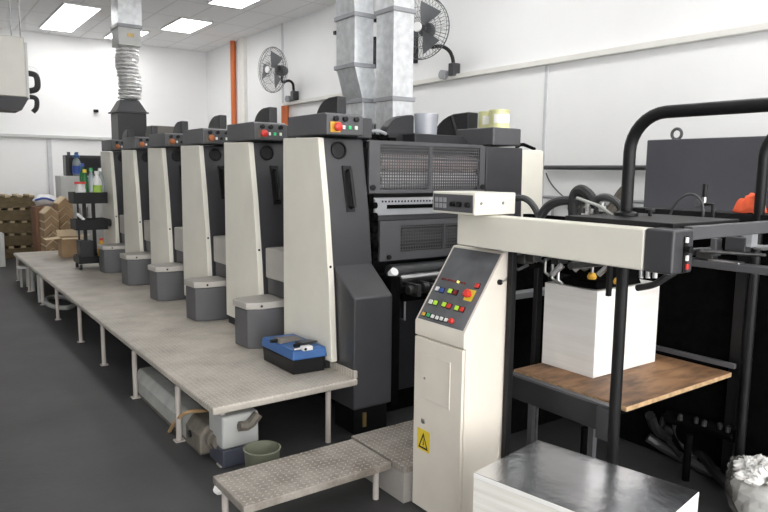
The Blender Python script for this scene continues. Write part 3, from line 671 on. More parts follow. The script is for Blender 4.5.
tag(MB().tube([W(77, 214, 'y', ty-.1), W(81, 217, 'y', ty-.12), W(84, 220, 'y', ty-.14)], .02, 8).build('white_tube', 'white'), 'small white tube sticking out of the trolley middle tray', 'tube')
tag(MB().box(cx-w2*.75, cx+w2*.1, ty-.14, ty+.1, zb_+.001, TZ(240)).build('black_crate', 'rubber', bevel=.01), 'black crate on the lowest trolley tray', 'crate')
# ------------------------------------------------------------------ cartons, trays and pallets at the far end
p = W(72, 257, 'z', PZ+.002); c0 = p
r = thing('open_carton', (p.x, p.y+.16, PZ+.001), 'small open cardboard carton with spread flaps on the platform', 'carton')
wd_ = (W(82, 250, 'y', p.y)-W(62, 250, 'y', p.y)).length/2; zc = W(72, 238, 'y', p.y).z
cxx = W(72, 250, 'y', p.y).x; t = .008
MB().box(cxx-wd_, cxx+wd_, p.y, p.y+.3, PZ+.001, PZ+.01).box(cxx-wd_, cxx+wd_, p.y, p.y+t, PZ+.01, zc).box(cxx-wd_, cxx+wd_, p.y+.3-t, p.y+.3, PZ+.01, zc).box(cxx-wd_, cxx-wd_+t, p.y+t, p.y+.3-t, PZ+.01, zc).box(cxx+wd_-t, cxx+wd_, p.y+t, p.y+.3-t, PZ+.01, zc).build('carton_body', 'card', r)
def flap(a, b, c, d):
    n_ = Vector((0, 0, .006)); a, b, c, d = map(Vector, (a, b, c, d)); MB().hexa([a, b, c, d], [a+n_, b+n_, c+n_, d+n_]).build('flap', 'card_pale', r)
flap((cxx-wd_, p.y, zc), (cxx-wd_, p.y+.3, zc), (cxx-wd_-.2, p.y+.28, zc-.02), (cxx-wd_-.2, p.y+.02, zc-.02))
flap((cxx+wd_, p.y, zc), (cxx+wd_, p.y+.3, zc), (cxx+wd_+.12, p.y+.28, zc+.03), (cxx+wd_+.12, p.y+.02, zc+.03))
flap((cxx-wd_, p.y+.3, zc), (cxx+wd_, p.y+.3, zc), (cxx+wd_, p.y+.38, zc+.09), (cxx-wd_, p.y+.38, zc+.09))
flap((cxx-wd_, p.y, zc), (cxx+wd_, p.y, zc), (cxx+wd_, p.y-.12, zc-.01), (cxx-wd_, p.y-.12, zc-.01))
# V-folded cardboard edge guards in two piles
yv = 12.35
def vpile(px0, px1, pyb, pyt, n, gname, label):
    a = W(px0, pyb, 'y', yv); b = W(px1, pyb, 'y', yv); ztop = W(px0, pyt, 'y', yv).z; z0 = FZ+.001
    hw = (b.x-a.x)/2; cxm = (a.x+b.x)/2; hh = (ztop-z0)/(n+.9)
    first = None
    for k in range(n):
        z = z0+k*hh
        if first is None:
            first = thing('edge_guard', (cxm, yv, z), label, 'cardboard guard', gname)
            MB().prism([(cxm-hw, z), (cxm, z+hh*.8), (cxm+hw, z), (cxm+hw, z+hh*.82), (cxm, z+hh*1.62), (cxm-hw, z+hh*.82)], 'y', yv, yv+.5).build('folded_board', 'card', first)
            MB().prism([(cxm-hw-.004, z+hh*.835), (cxm, z+hh*1.64), (cxm+hw+.004, z+hh*.835), (cxm+hw+.004, z+hh*.95), (cxm, z+hh*1.78), (cxm-hw-.004, z+hh*.95)], 'y', yv-.004, yv+.5).build('pale_liner', 'card_pale', first)
        else: dup(first, (cxm+random.uniform(-.012, .012), yv, z))
vpile(46, 60.5, 249, 206, 7, 'folded cardboard guards in the left pile', 'folded cardboard edge guard in the left, lower pile beside the pallets')
yv = 12.7
vpile(61, 75, 247, 196, 8, 'folded cardboard guards in the right pile', 'folded cardboard edge guard in the right, taller pile by the trolley')
# brown carton and bag
yc = 13.3; a = W(37, 247, 'y', yc); b = W(47, 207, 'y', yc)
tag(MB().box(a.x, b.x+.25, yc, yc+.5, FZ+.001, b.z).build('tall_carton', mat('red_brown_card', (.28, .15, .09), .85), bevel=.01), 'tall reddish brown carton between the pallets and folded guards', 'carton')
a = W(46, 203, 'y', yc+.2)
r = thing('plastic_bag_bundle', (a.x, yc+.25, b.z+.002), 'white and blue plastic bag lying on the tall brown carton', 'bag')
bb = MB(); bb.ball((a.x, yc+.25, b.z+.11), .2, 14, (1.05, .9, .55), .12); bb.build('bag', 'white', r)
MB().tube([(a.x-.2, yc+.06, b.z+.12), (a.x-.05, yc+.04, b.z+.17), (a.x+.12, yc+.06, b.z+.1)], .02, 6, smooth=1).build('blue_print', 'blue_button', r)
MB().ball((a.x+.16, yc+.2, b.z+.05), .05, 8, (1.3, 1, .9), .1).build('mauve_corner', mat('mauve_plastic', (.35, .25, .42), .5), r)
# pallets
yp = 14.25; xl = -1.0
pl_lab = ['topmost wooden crate of the stack at the far left wall', 'second crate from the top of the far left stack', 'third crate from the top of the far left stack', 'fourth crate from the top of the far left stack', 'lowest crate of the far left stack, on the floor']
ytop = W(20, 195, 'y', yp).z; hh = (ytop-FZ)/5; xr = W(39, 225, 'y', yp).x
for k in range(5):
    z = FZ+(4-k)*hh+.001; x1 = xr+(-.03, .0, .02, .0, -.02)[k]; x0 = x1-1.15
    r = thing('wooden_crate', ((x0+x1)/2, yp+.4, z), pl_lab[k], 'crate', 'wooden crates in the far left stack')
    MB().box(x0, x1, yp, yp+.8, z, z+hh*.42).build('crate_base', 'crate', r, bevel=.008)
    MB().box(x0, x1, yp, yp+.03, z+hh*.43, z+hh*.8).build('front_board', 'crate', r, bevel=.004)
    MB().box(x0, x1, yp+.77, yp+.8, z+hh*.43, z+hh*.8).build('rear_board', 'crate', r)
    for s in range(6):
        xx = x0+.03+s*(x1-x0-.14)/5; MB().box(xx, xx+.09, yp+.004, yp+.79, z+hh*.805, z+hh*.98).build('runner_block', 'crate2', r, bevel=.006)
p = W(3, 250, 'y', 13.2); tag(MB().box(p.x-.35, p.x+.02, 13.1, 13.4, FZ+.001, W(3, 233, 'y', 13.2).z).build('small_crate', 'pale_grey', bevel=.008), 'pale grey box on the floor before the crates at the left edge', 'box')
# grey cabinet with monitor and bottle
yk = 13.4; a = W(60, 176, 'y', yk); b = W(103, 176, 'y', yk)
r = thing('storage_cabinet', ((a.x+b.x)/2, yk+.25, FZ), 'pale grey cabinet standing behind the ink trolley', 'cabinet')
MB().box(a.x, b.x, yk+.012, yk+.5, FZ, a.z).build('cabinet_body', 'pale_grey', r, bevel=.01)
for s in range(2):
    x0 = lerp(a.x, b.x, s/2)+.012; x1 = lerp(a.x, b.x, s/2+.5)-.012
    d = MB().box(x0, x1, yk, yk+.011, .06, a.z-.03).build('door', 'pale_grey', r, bevel=.004)
    MB().box((x1-.06 if s == 0 else x0+.04), (x1-.04 if s == 0 else x0+.06), yk-.025, yk-.001, a.z*.45, a.z*.6).build('handle', 'steel', d)
c = W(65, 155, 'y', yk+.2); d = W(102, 175, 'y', yk+.2)
r = thing('dark_equipment_box', ((c.x+d.x)/2, yk+.3, a.z), 'dark grey equipment box on top of the pale cabinet', 'equipment box')
MB().box(c.x, d.x, yk+.17, yk+.45, a.z+.001, c.z).build('case', 'dark', r, bevel=.012)
MB().box(c.x+.05, d.x-.05, yk+.16, yk+.169, a.z+.06, c.z-.05).build('front_panel', 'charcoal', r)
for xx in (c.x+.05, c.x+.19): MB().box(xx, xx+.05, yk+.25, yk+.3, c.z+.001, c.z+.06).build('top_lug', 'mid', r)
p = W(77, 175, 'y', yk+.08)
r = thing('water_bottle', (p.x, yk+.08, a.z), 'clear bottle with blue cap on the pale cabinet', 'bottle')
hB = W(77, 153, 'y', yk+.08).z-a.z
MB().lathe((p.x, yk+.08, a.z+.001), [(0, 0), (.07, 0), (.075, hB*.3), (.07, hB*.62), (.035, hB*.8), (0, hB*.8)], 16).build('bottle_body', 'glass', r)
MB().lathe((p.x, yk+.08, a.z+hB*.801), [(0, 0), (.06, 0), (.06, hB*.1), (.03, hB*.12), (.03, hB*.2), (0, hB*.2)], 14).build('cap', 'blue', r)
MB().lathe((p.x, yk+.08, a.z+hB*.1), [(.077, 0), (.077, hB*.35)], 16, closed=True).build('bottle_label', 'blue_button', r)
# ------------------------------------------------------------------ under the platform
a = W(190, 461, 'z', FZ); b = W(152, 399.5, 'z', FZ); X0 = 1.346
r = thing('vacuum_pump', (X0+.1, (a.y+b.y)/2, FZ), 'long dusty grey pump housing lying under the platform edge', 'pump')
sec = [(X0, FZ+.03), (X0, FZ+.13), (X0+.045, FZ+.19), (X0+.14, FZ+.19), (X0+.18, FZ+.14), (X0+.18, FZ+.03)]
ya_, yb_ = 3.66, 5.15
MB().prism(sec, 'y', ya_+.30, yb_).build('housing', 'motor', r, bevel=.01)
MB().prism([(x+(.012 if x > X0+.1 else -.012), z+(.01 if z > FZ+.1 else 0)) for x, z in sec], 'y', ya_+.04, ya_+.298).build('end_casting', 'rust', r, bevel=.014)
MB().box(X0+.01, X0+.17, ya_+.1, yb_-.1, FZ, FZ+.029).build('feet', 'rust', r)
MB().lathe((X0+.075, ya_+.039, FZ+.125), [(.06, 0), (.064, .05), (.052, .06), (.048, .10), (.025, .105), (0, .1)], 20, (0, -1, 0)).build('outlet', 'rust', r)
MB().lathe((X0-.013, ya_+.2, FZ+.11), [(.024, 0), (.024, .012), (.014, .014), (0, .01)], 14, (-1, 0, 0)).build('side_port', 'black', r)
hs = [W(165, 442, 'x', 1.325), W(170, 430, 'x', 1.32), W(178, 418, 'x', 1.32), W(187, 411.5, 'x', 1.34), W(199, 410.5, 'x', 1.42), W(212, 413, 'x', 1.5)]
h = thing('air_hose', hs[0], 'tan hose with brass fitting drooping from under the platform', 'hose')
MB().tube(hs, .012, 8, smooth=2).build('hose', 'tan_hose', h)
d = (hs[0]-hs[1]).normalized(); MB().cyl(hs[0]+d*.001, hs[0]+d*.045+Vector((0, 0, .012)), .014, n=8).build('fitting', 'brass', h)
p = W(223, 463, 'z', FZ); p.x = 1.395; p.y = 3.50
def zz(py): return W(225, py, 'y', p.y).z
r = thing('chemical_drum', (p.x+.1, p.y+.1, FZ), 'white and slate blue plastic container behind the near platform leg', 'container')
MB().box(p.x, p.x+.23, p.y, p.y+.22, FZ+.001, FZ+.11).build('blue_base', mat('slate_blue_label', (.055, .06, .085), .6), r, bevel=.012)
MB().box(p.x, p.x+.23, p.y, p.y+.22, FZ+.1105, .19).build('container_body', mat('dull_white_plastic', (.42, .43, .42), .5), r, bevel=.018)
MB().cyl((p.x+.06, p.y+.11, .191), (p.x+.06, p.y+.11, .215), .03).build('cap', 'white', r)
tag(MB().tube([(p.x+.09, p.y-.03, .13), (p.x+.15, p.y-.03, .12), (p.x+.21, p.y-.03, .18)], .03, 8, smooth=1).build('brown_rag', 'rust'), 'brown rag hung over the white container', 'rag')
p = Vector((1.51, 3.22, FZ))
r = thing('plastic_basin', p, 'olive grey plastic basin behind the low tread step', 'basin')
hz_ = W(258, 449, 'y', p.y).z-FZ
MB().lathe((p.x, p.y, FZ+.001), [(0, 0), (.085, 0), (.098, hz_-.01), (.104, hz_), (.095, hz_+.002), (.08, .01), (0, .01)], 26, closed=True).build('basin_body', 'basket', r)
p = W(220, 494, 'z', FZ)
tag(MB().ball((p.x, p.y, FZ+.028), .032, 10, (1, .9, .85), .25).build('crumpled_paper', 'paper', flat=True), 'small crumpled white paper on the floor beside the low step', 'paper scrap')
# hoses and stands at the far part under the platform
c = W(60, 302, 'z', FZ+.03)
lp = [c+Vector((.15*math.cos(t), .42*math.sin(t), .0)) for t in [k/20*2*math.pi for k in range(20)]]
tag(MB().tube(lp, .03, 10, closed=True).build('coiled_hose', 'motor'), 'pale hose lying in a loop under the far platform', 'hose')
for px, py, lb in ((33, 291, 'left'), (41, 302, 'right')):
    p = W(px, py, 'z', FZ)
    tag(MB().cyl((p.x, p.y, FZ), (p.x, p.y, .235), .035, n=14).build('floor_pipe', 'motor'), f'short grey standing pipe under the far platform edge, {lb} one', 'pipe', 'standing pipes under the platform')
p = W(24, 287, 'z', FZ)
r = thing('floor_stand', (p.x, p.y, FZ), 'small pale floor stand at the far outer side of the platform', 'stand')
MB().box(p.x-.07, p.x+.09, p.y-.06, p.y+.1, .15, .18).build('top_plate', 'pale_grey', r, bevel=.006)
for dx in (-.03, .05): MB().cyl((p.x+dx, p.y, FZ), (p.x+dx, p.y, .149), .018).build('post', 'motor', r)
for k in range(3):
    p = W(84+k*7, 330+k*9, 'z', FZ+.022); q = W(60+k*12, 300+k*14, 'z', FZ+.022)
    p.x += .3; q.x += .3
    tag(MB().tube([p, (p+q)/2+Vector((.1, 0, 0)), q], .022, 8, smooth=2).build('floor_cable', 'rubber'), 'black cable running on the floor under the platform', 'cable', 'floor cables under the platform')
# ------------------------------------------------------------------ low tread step and tread block
r = thing('low_step', (1.56, 2.84, FZ), 'low bench step with worn tread plate top in front of the platform', 'step')
MB().box(1.15, 1.976, 2.653, 3.026, .055, .095).build('tread_top', 'tread', r, bevel=.005)
for x, yy in ((1.195, 2.70), (1.925, 2.72), (1.195, 2.98), (1.925, 2.98)):
    MB().cyl((x, yy, FZ), (x, yy, .054), .017).build('leg', 'legs', r)
r = thing('tread_block', (2.37, 2.84, FZ), 'tread plate floor block between the low step and the control console', 'floor block')
MB().box(2.005, 2.74, 2.585, 3.087, .045, .084).build('tread_top', 'tread', r, bevel=.005)
MB().box(2.015, 2.73, 2.595, 3.075, FZ, .044).build('side_skirt', 'riser_plate', r)
# ------------------------------------------------------------------ control console
K = thing('control_console', (2.18, 2.38, FZ), 'cream control console with sloped button panel and yellow warning sign', 'control console')
cx0, cx1, cy0, cy1 = 2.049, 2.325, 2.204, 2.569
SEAM = .787
S0 = Vector((cx0, 0, W(416.7, 320, 'x', cx0).z)); S1 = Vector((2.293, 0, 1.226))
MB().prism([(cx0+.014, FZ), (cx0+.014, SEAM), (cx0, SEAM+.002), (cx0, S0.z), (S1.x, S1.z), (cx1, S1.z), (cx1, FZ)], 'y', cy0, cy1).build('console_body', 'console_cream', K, bevel=.006)
dr = MB().box(cx0-.002, cx0+.0135, cy0+.006, cy1-.004, FZ+.012, SEAM-.005).build('front_door', 'console_cream', K, bevel=.004)
def CF(px, py): return W(px, py, 'x', cx0-.005)
a = CF(421, 352); b = CF(449, 409)
hy_ = sorted((a.y, b.y)); hz_ = sorted((a.z, b.z))
hat = MB().box(cx0-.0075, cx0-.0045, hy_[0], hy_[1], hz_[0], hz_[1]).build('hatch', 'console_cream', dr, bevel=.0015)
MB().box(cx0-.011, cx0-.0045, hy_[0]-.006, hy_[0]-.0005, hz_[0]-.006, hz_[1]).build('hatch_hinge', 'cream', dr, bevel=.002)
p = CF(425, 378); MB().cyl((cx0-.012, p.y, p.z), (cx0-.008, p.y, p.z), .006).build('hatch_latch', 'steel', dr)
p = CF(423, 421); MB().lathe((cx0-.0045, p.y, p.z), [(.013, 0), (.013, .004), (.009, .007), (0, .007)], 16, (-1, 0, 0)).build('lock', 'steel', dr)
a = CF(417.7, 427.5); b = CF(429.3, 449)
sy = sorted((a.y, b.y)); sz = (W(418, 449-2, 'x', cx0-.005).z, W(418, 427, 'x', cx0-.005).z)
st = MB().box(cx0-.0062, cx0-.0045, sy[0], sy[1], sz[0]-.004, sz[1]).build('warning_sign', 'yellow', dr)
xs = cx0-.0066; ym = (sy[0]+sy[1])/2; hwid = (sy[1]-sy[0])*.40; z0 = sz[0]+.006; z1 = sz[1]-.014
tri = MB(); o_ = [(ym-hwid, z0), (ym+hwid, z0), (ym, z1)]; ce_ = (ym, z0+(z1-z0)/3); i_ = [(lerp(ce_[0], q[0], .68), lerp(ce_[1], q[1], .68)) for q in o_]
for j in range(3):
    j2 = (j+1) % 3; P4 = [o_[j], o_[j2], i_[j2], i_[j]]; tri.hexa([(xs, *q) for q in P4], [(xs+.0004, *q) for q in P4])
bo = [(ym+.002, z1-.016), (ym-.006, z0+.022), (ym+.000, z0+.021), (ym-.003, z0+.008), (ym+.006, z0+.025), (ym+.001, z0+.026)]
tri.hexa([(xs, *q) for q in bo], [(xs+.0004, *q) for q in bo]); tri.build('hazard_symbol', 'black', st)
# side knob on the right face
p = W(499, 282, 'y', cy0); MB().lathe((p.x, cy0-.0005, p.z), [(.013, 0), (.013, .012), (.010, .016), (0, .017)], 16, (0, -1, 0)).build('side_knob', 'black', K)
MB().tube([(p.x, cy0-.014, p.z), (p.x+.04, cy0-.018, p.z+.012), (p.x+.10, cy0+.06, p.z+.03)], .004, 6, smooth=1).build('side_lever', 'steel', K)
# sloped panel
sd = (S1-S0).normalized(); sn = Vector((-sd.z, 0, sd.x)); SL = (S1-S0).length
def SP(px, py, h=0):
    return WP(px, py, S0, sn)+sn*h
def slab(mb, y0, y1, s0, s1, h0, h1):
    def q(y, s, h): v = S0+sd*s+sn*h; return (v.x, y, v.z)
    mb.hexa([q(y0, s0, h0), q(y1, s0, h0), q(y1, s1, h0), q(y0, s1, h0)], [q(y0, s0, h1), q(y1, s0, h1), q(y1, s1, h1), q(y0, s1, h1)])
    return mb
pan = slab(MB(), cy0+.016, cy1-.016, .012, SL-.012, -.002, .002).build('button_panel', 'screen', K, bevel=.001)
slab(MB(), cy0+.03, cy1-.035, SL*.56, SL-.03, .0022, .0028).build('display_window', 'screen', pan)
def cp(px, py): return 256+px/3, 240+py/3
def sbut(px, py, w, hgt, mt, name='push_button', bez=True):
    c = SP(*cp(px, py)); s = (c-S0).dot(sd)
    if bez: slab(MB(), c.y-w/2-.004, c.y+w/2+.004, s-hgt/2-.004, s+hgt/2+.004, .002, .004).build('button_bezel', 'black', pan)
    slab(MB(), c.y-w/2, c.y+w/2, s-hgt/2, s+hgt/2, .004, .012).build(name, mt, pan, bevel=.0015)
for k in range(8):
    px, py = lerp(562, 628, k/7), lerp(118, 132, k/7)
    sbut(px, py, .010, .010, 'lit_yellow' if k == 5 else 'dull_red', 'signal_lamp', False)
for px, py, mt in ((547, 148, 'white'), (560, 152.5, 'blue_button'), (585, 155, 'lime'), (600, 159, 'dull_red'), (527, 187, 'white'), (541, 190, 'lime'), (567, 195, 'lime'), (581, 200, 'red'), (605, 206, 'lime'), (620, 210, 'red'), (666, 139, 'red')):
    sbut(px, py, .022, .022, mt)
for px, py, mt in ((506, 223, 'amber'), (519.5, 227, 'green'), (533, 231, 'white'), (546, 235, 'white'), (559, 238, 'white'), (573, 242, 'paper')):
    sbut(px, py, .018, .018, mt)
c = SP(*cp(590, 246)); MB().lathe(c+sn*.002, [(.012, 0), (.014, .012), (.010, .02), (0, .021)], 16, sn).build('red_knob', 'red', pan)
c = SP(*cp(642, 167)); s = (c-S0).dot(sd)
slab(MB(), c.y-.028, c.y+.028, s-.03, s+.03, .002, .004).build('stop_plate', 'yellow', pan, bevel=.001)
MB().lathe(c+sn*.004, [(.012, 0), (.012, .014), (.021, .016), (.021, .028), (.015, .033), (0, .034)], 20, sn).build('emergency_stop', 'red', pan)
# ------------------------------------------------------------------ feeder
FD = thing('sheet_feeder', (2.9, 2.0, FZ), 'black sheet feeder frame with cream side beam around the white paper pile', 'sheet feeder')
bz0, bz1 = 1.246, 1.402
MB().box(2.2, 2.29, 1.417, 2.44, bz0, bz1).build('side_beam', 'cream', FD, bevel=.008)
ec = MB().box(2.2, 2.335, 1.30, 1.416, bz0-.002, bz1+.003).build('beam_end_cap', 'dark', FD, bevel=.01)
def EF(px, py): return W(px, py, 'y', 1.299)
p = EF(685, 254); pl_ = MB().box(p.x-.013, p.x+.013, 1.296, 1.299, EF(686, 272).z, EF(686, 236).z).build('switch_plate', 'black', ec)
for py, mt, nm in ((240, 'white', 'push_button'), (258, 'white', 'push_button'), (266.5, 'red', 'push_button')):
    p = EF(685.2, py); MB().box(p.x-.008, p.x+.008, 1.288, 1.2955, p.z-.010, p.z+.010).build(nm, mt, ec, bevel=.002)
p = EF(685, 249); MB().lathe((p.x, 1.2955, p.z), [(.013, 0), (.013, .02), (0, .021)], 12, (0, -1, 0)).build('selector_knob', 'black', ec)
MB().tube([(p.x+.012, 1.285, p.z), (p.x+.06, 1.27, p.z+.002), (p.x+.13, 1.275, p.z-.004)], .004, 6).build('cable', 'hose', ec)
cbx = MB().box(2.1, 2.365, 2.212, 2.512, 1.405, 1.508).build('overhead_control_box', 'cream', FD, bevel=.006)
MB().box(2.096, 2.0995, 2.224, 2.50, 1.416, 1.497).build('dark_panel', 'mid', cbx, bevel=.001)
for k in range(3):
    for j in range(2):
        yy = 2.485-k*.03; MB().box(2.093, 2.0955, yy-.022, yy, 1.43+j*.028, 1.452+j*.028).build('key_pad', 'light_grey', cbx)
for yy in (2.355, 2.31, 2.252): MB().lathe((2.0955, yy, 1.452), [(.013, 0), (.012, .014), (0, .015)], 14, (-1, 0, 0)).build('knob', 'black', cbx)
for xx in (2.14, 2.28): MB().lathe((xx, 2.2115, 1.46), [(.008, 0), (.006, .003), (0, .003)], 12, (0, -1, 0)).build('box_screw', 'steel', cbx)
# plate behind the beam and the two hoops
MB().box(2.295, 2.78, 1.36, 1.86, 1.392, 1.422).build('top_plate', 'black', FD, bevel=.004)
hA = (2.53, 1.722); zA = W(660, 112.3, 'x', 2.53).z
def hoop(x, y, zt, nm):
    R = .16; pts = [(x, y, FZ)]+[(x, y, 1.0)]+[(x, y-R+R*math.cos(k/8*math.pi/2), zt-R+R*math.sin(k/8*math.pi/2)) for k in range(9)]
    pts += [(x, .5+R-R*math.sin(k/8*math.pi/2), zt-R+R*math.cos(k/8*math.pi/2)) for k in range(9)]+[(x, .5, FZ)]
    return MB().tube(pts, .026, 14).build(nm, 'black', FD)
hoop(*hA, zA, 'guard_hoop')
MB().lathe((hA[0], hA[1], 1.423), [(.022, 0), (.05, 0), (.05, .012), (.03, .02), (.022, .02)], 20, closed=True).build('hoop_flange', 'black', FD)
hB_ = W(737.5, 455, 'x', 3.58); hoop(3.62, 1.675, 1.86, 'guard_hoop')
# cross bar
MB().box(2.336, 3.9, 1.31, 1.345, 1.362, 1.412).build('cross_bar', 'mid', FD, bevel=.004)
# posts
MB().box(W(505.5, 320, 'y', 2.2).x, W(510.5, 320, 'y', 2.2).x, 2.17, 2.2, FZ, 1.24).build('post', 'black', FD, bevel=.004)
MB().box(W(536, 320, 'y', 2.44).x, W(541.5, 320, 'y', 2.44).x, 2.44, 2.47, FZ, 1.24).build('post', 'black', FD, bevel=.004)
MB().box(3.64, 3.70, 1.72, 1.78, FZ, 1.359).build('post', 'black', FD, bevel=.004)
# lift rails each side of the pile board
MB().box(2.52, 2.545, 1.735, 2.50, .43, .55).build('lift_side_plate', 'charcoal', FD, bevel=.004)
MB().box(2.515, 2.55, 1.735, 2.52, .551, .562).build('lift_rail', 'steel', FD) if False else MB().box(2.515, 2.55, 1.735, 2.52, .551, .562).build('lift_rail', 'mid', FD)
MB().box(2.505, 2.575, 1.735, 1.80, .40, .549).build('rail_end_block', 'dark', FD)
MB().box(3.535, 3.56, 1.70, 2.6, .575, .60).build('lift_rail', 'mid', FD)
for xx, yy in ((2.575, 2.24), (2.60, 1.88)): MB().box(xx, xx+.03, yy, yy+.03, FZ, .43).build('lift_leg', 'mid', FD)
MB().box(2.55, 3.53, 2.0, 2.08, .48, .532).build('board_carrier', 'dead_black', FD)
MB().box(2.55, 3.53, 1.78, 1.84, .48, .532).build('board_carrier', 'dead_black', FD)
MB().tube([(2.565, 2.2, .43), (2.565, 2.2, .2), (2.6, 2.1, .08)], .008, 6).build('lift_chain', 'board_mech', FD)
# drive side plates, and the dark hollow towards the press end
MB().box(3.72, 3.78, 1.55, 3.4, FZ, 1.30).build('drive_side_plate', 'dead_black', FD)
MB().box(2.95, 3.70, 2.93, 2.96, FZ, 1.18).build('hollow_shade_sheet', 'dead_black', FD)  # black sheet added in place of the hollow's own shade
MB().box(3.45, 3.70, 2.62, 2.92, .56, 1.05).build('gear_cover', 'charcoal', FD, bevel=.01)
MB().box(W(505, 297, 'y', 2.84).x, 3.65, 2.84, 2.92, W(522, 299, 'y', 2.84).z, W(522, 293, 'y', 2.84).z).build('delivery_lip', 'light_grey', FD, bevel=.004)
MB().box(3.60, 3.74, .9, 2.9, 1.36, 1.40).build('drive_side_rail', 'black', FD, bevel=.004)
# suction head and bars over the pile
pz = W(593, 291, 'x', 2.80).z
MB().box(2.60, 3.35, 2.36, 2.44, 1.10, 1.2).build('feed_beam', 'dead_black', FD, bevel=.006)
MB().box(2.86, 3.3, 2.22, 2.34, 1.062, 1.19).build('sheet_blower', 'dead_black', FD, bevel=.01)
MB().box(2.78, 3.25, 2.06, 2.20, 1.062, 1.14).build('suction_head', 'dead_black', FD, bevel=.012)
MB().hexa([(2.815, 2.06, pz+.006), (3.2, 2.06, pz+.006), (3.2, 2.31, pz+.006), (2.815, 2.31, pz+.006)], [(2.83, 2.075, pz+.05), (3.18, 2.075, pz+.06), (3.18, 2.29, pz+.06), (2.83, 2.29, pz+.04)]).build('blower_shoe', 'dead_black', FD, bevel=.004)
for px, py, yy in ((592, 276, 2.06), (618, 281, 1.98)):
    p = W(px, py, 'y', yy); MB().lathe((p.x, yy, p.z-.015), [(.02, 0), (.024, .012), (.016, .03), (0, .032)], 14).build('sucker_cup', 'amber', FD)
    MB().cyl((p.x, yy, p.z+.018), (p.x, yy, 1.22), .008).build('sucker_tube', 'steel', FD)
p = W(609, 285, 'y', 1.92); MB().box(p.x-.012, p.x+.012, 1.91, 1.93, W(609, 296, 'y', 1.92).z, 1.23).build('sheet_stop', 'black', FD, bevel=.003)
MB().cyl((2.35, 2.30, 1.205), (3.6, 2.30, 1.205), .016).build('cross_shaft', 'steel', FD)
MB().cyl((2.35, 1.86, 1.20), (3.6, 1.86, 1.20), .018).build('cross_shaft', 'board_mech', FD)
MB().cyl((2.35, 2.62, 1.14), (3.6, 2.62, 1.14), .03).build('cross_shaft', 'board_mech', FD)
MB().box(2.295, 2.33, 1.42, 2.43, 1.25, 1.38).build('inner_beam', 'dead_black', FD)
rnd = random.Random(3)
for k in range(26):
    x = 2.38+rnd.random()*.55; yy = 1.95+rnd.random()*.6; z = 1.11+rnd.random()*.09
    if k % 3 == 0: MB().box(x, x+.05+rnd.random()*.05, yy, yy+.05, z, z+.06).build('clamp_block', 'board_mech', FD, bevel=.006)
    elif k % 3 == 1: MB().cyl((x, yy, z), (x+.02, yy-.04, z+.05), .009+.005*rnd.random(), n=12).build('thumb_screw', 'steel', FD)
    else: MB().tube([(x, yy, z+.08), (x+.03, yy-.03, z), (x+.10, yy-.05, z+.03)], .008, 7, smooth=1).build('air_tube', 'hose', FD)
for px, py in ((545, 272), (552, 278), (558, 280)):
    p = W(px, py, 'x', 2.68); MB().tube([p+Vector((0, 0, .07)), p, p+Vector((.015, -.02, -.02))], .008, 7).build('sheet_finger', 'steel', FD)
p0 = W(637, 288, 'x', 2.5); p1 = W(655, 285, 'x', 2.5); p2 = W(668, 276, 'x', 2.5); p3 = W(675, 272, 'x', 2.52)
MB().tube([p0, p1, p2, p3], .014, 8, smooth=2).build('air_tube', 'rubber', FD)
for px in (641, 648, 655): p = W(px, 278, 'x', 2.45); MB().cyl(p+Vector((0, 0, .05)), p, .009, n=10).build('push_rod', 'steel', FD)
# feeder drive parts right of the end cap under the cross bar
for k, (px, py, sx, sz, mt) in enumerate(((707, 254, .09, .05, 'board_mech'), (716, 247, .03, .09, 'mid'), (738, 244, .10, .07, 'dark'), (752, 240, .03, .07, 'light_grey'), (726, 262, .16, .018, 'steel'))):
    p = W(px, py, 'x', 3.35); MB().box(p.x-.03, p.x+.03, p.y-sx/2, p.y+sx/2, p.z-sz/2, p.z+sz/2).build('drive_bracket', mt, FD, bevel=.005)
p = W(700, 251, 'x', 3.2); MB().cyl(p, (p.x+.2, p.y-.22, p.z-.01), .009).build('push_rod', 'board_mech', FD)
p = W(762, 238, 'x', 3.5); MB().tube([p+Vector((0, .09*math.cos(t), .05*math.sin(t))) for t in [k/14*2*math.pi for k in range(14)]], .014, 8, closed=True).build('hand_ring', 'light_grey', FD)
MB().box(3.30, 3.40, 1.40, 2.1, 1.13, 1.165).build('side_guide_bar', 'mid', FD, bevel=.004)
# fittings on top of the feeder
p = W(650, 216, 'x', 2.6); MB().cyl((p.x, p.y, 1.423), (p.x, p.y, 1.445), .008).cyl((p.x, p.y, 1.44), (p.x, p.y, 1.452), .02).build('wing_knob', 'black', FD)
sx_ = 2.95; p = W(704, 204, 'x', sx_); q = W(705.5, 184, 'x', sx_); g = W(712, 222, 'x', sx_)
sen = MB().tube([(sx_, p.y, p.z), (sx_, g.y, p.z), (sx_, g.y, 1.40)], .009, 8).build('sensor_bracket', 'black', FD)
MB().cyl((sx_, p.y, p.z-.004), (sx_, p.y, lerp(p.z, q.z, .35)), .009, n=12).build('sensor_tip', 'steel', sen)
MB().cyl((sx_, p.y, lerp(p.z, q.z, .35)), (sx_, p.y, q.z), .011, n=12).build('sensor_body', 'black', sen)
cl = [W(x, yy, 'x', 2.9) for x, yy in ((668, 224), (672, 208), (681, 197), (692, 193), (701, 199), (704, 212), (701, 224))]
MB().tube(cl, .006, 7, smooth=2).build('sensor_cable', 'hose', FD)
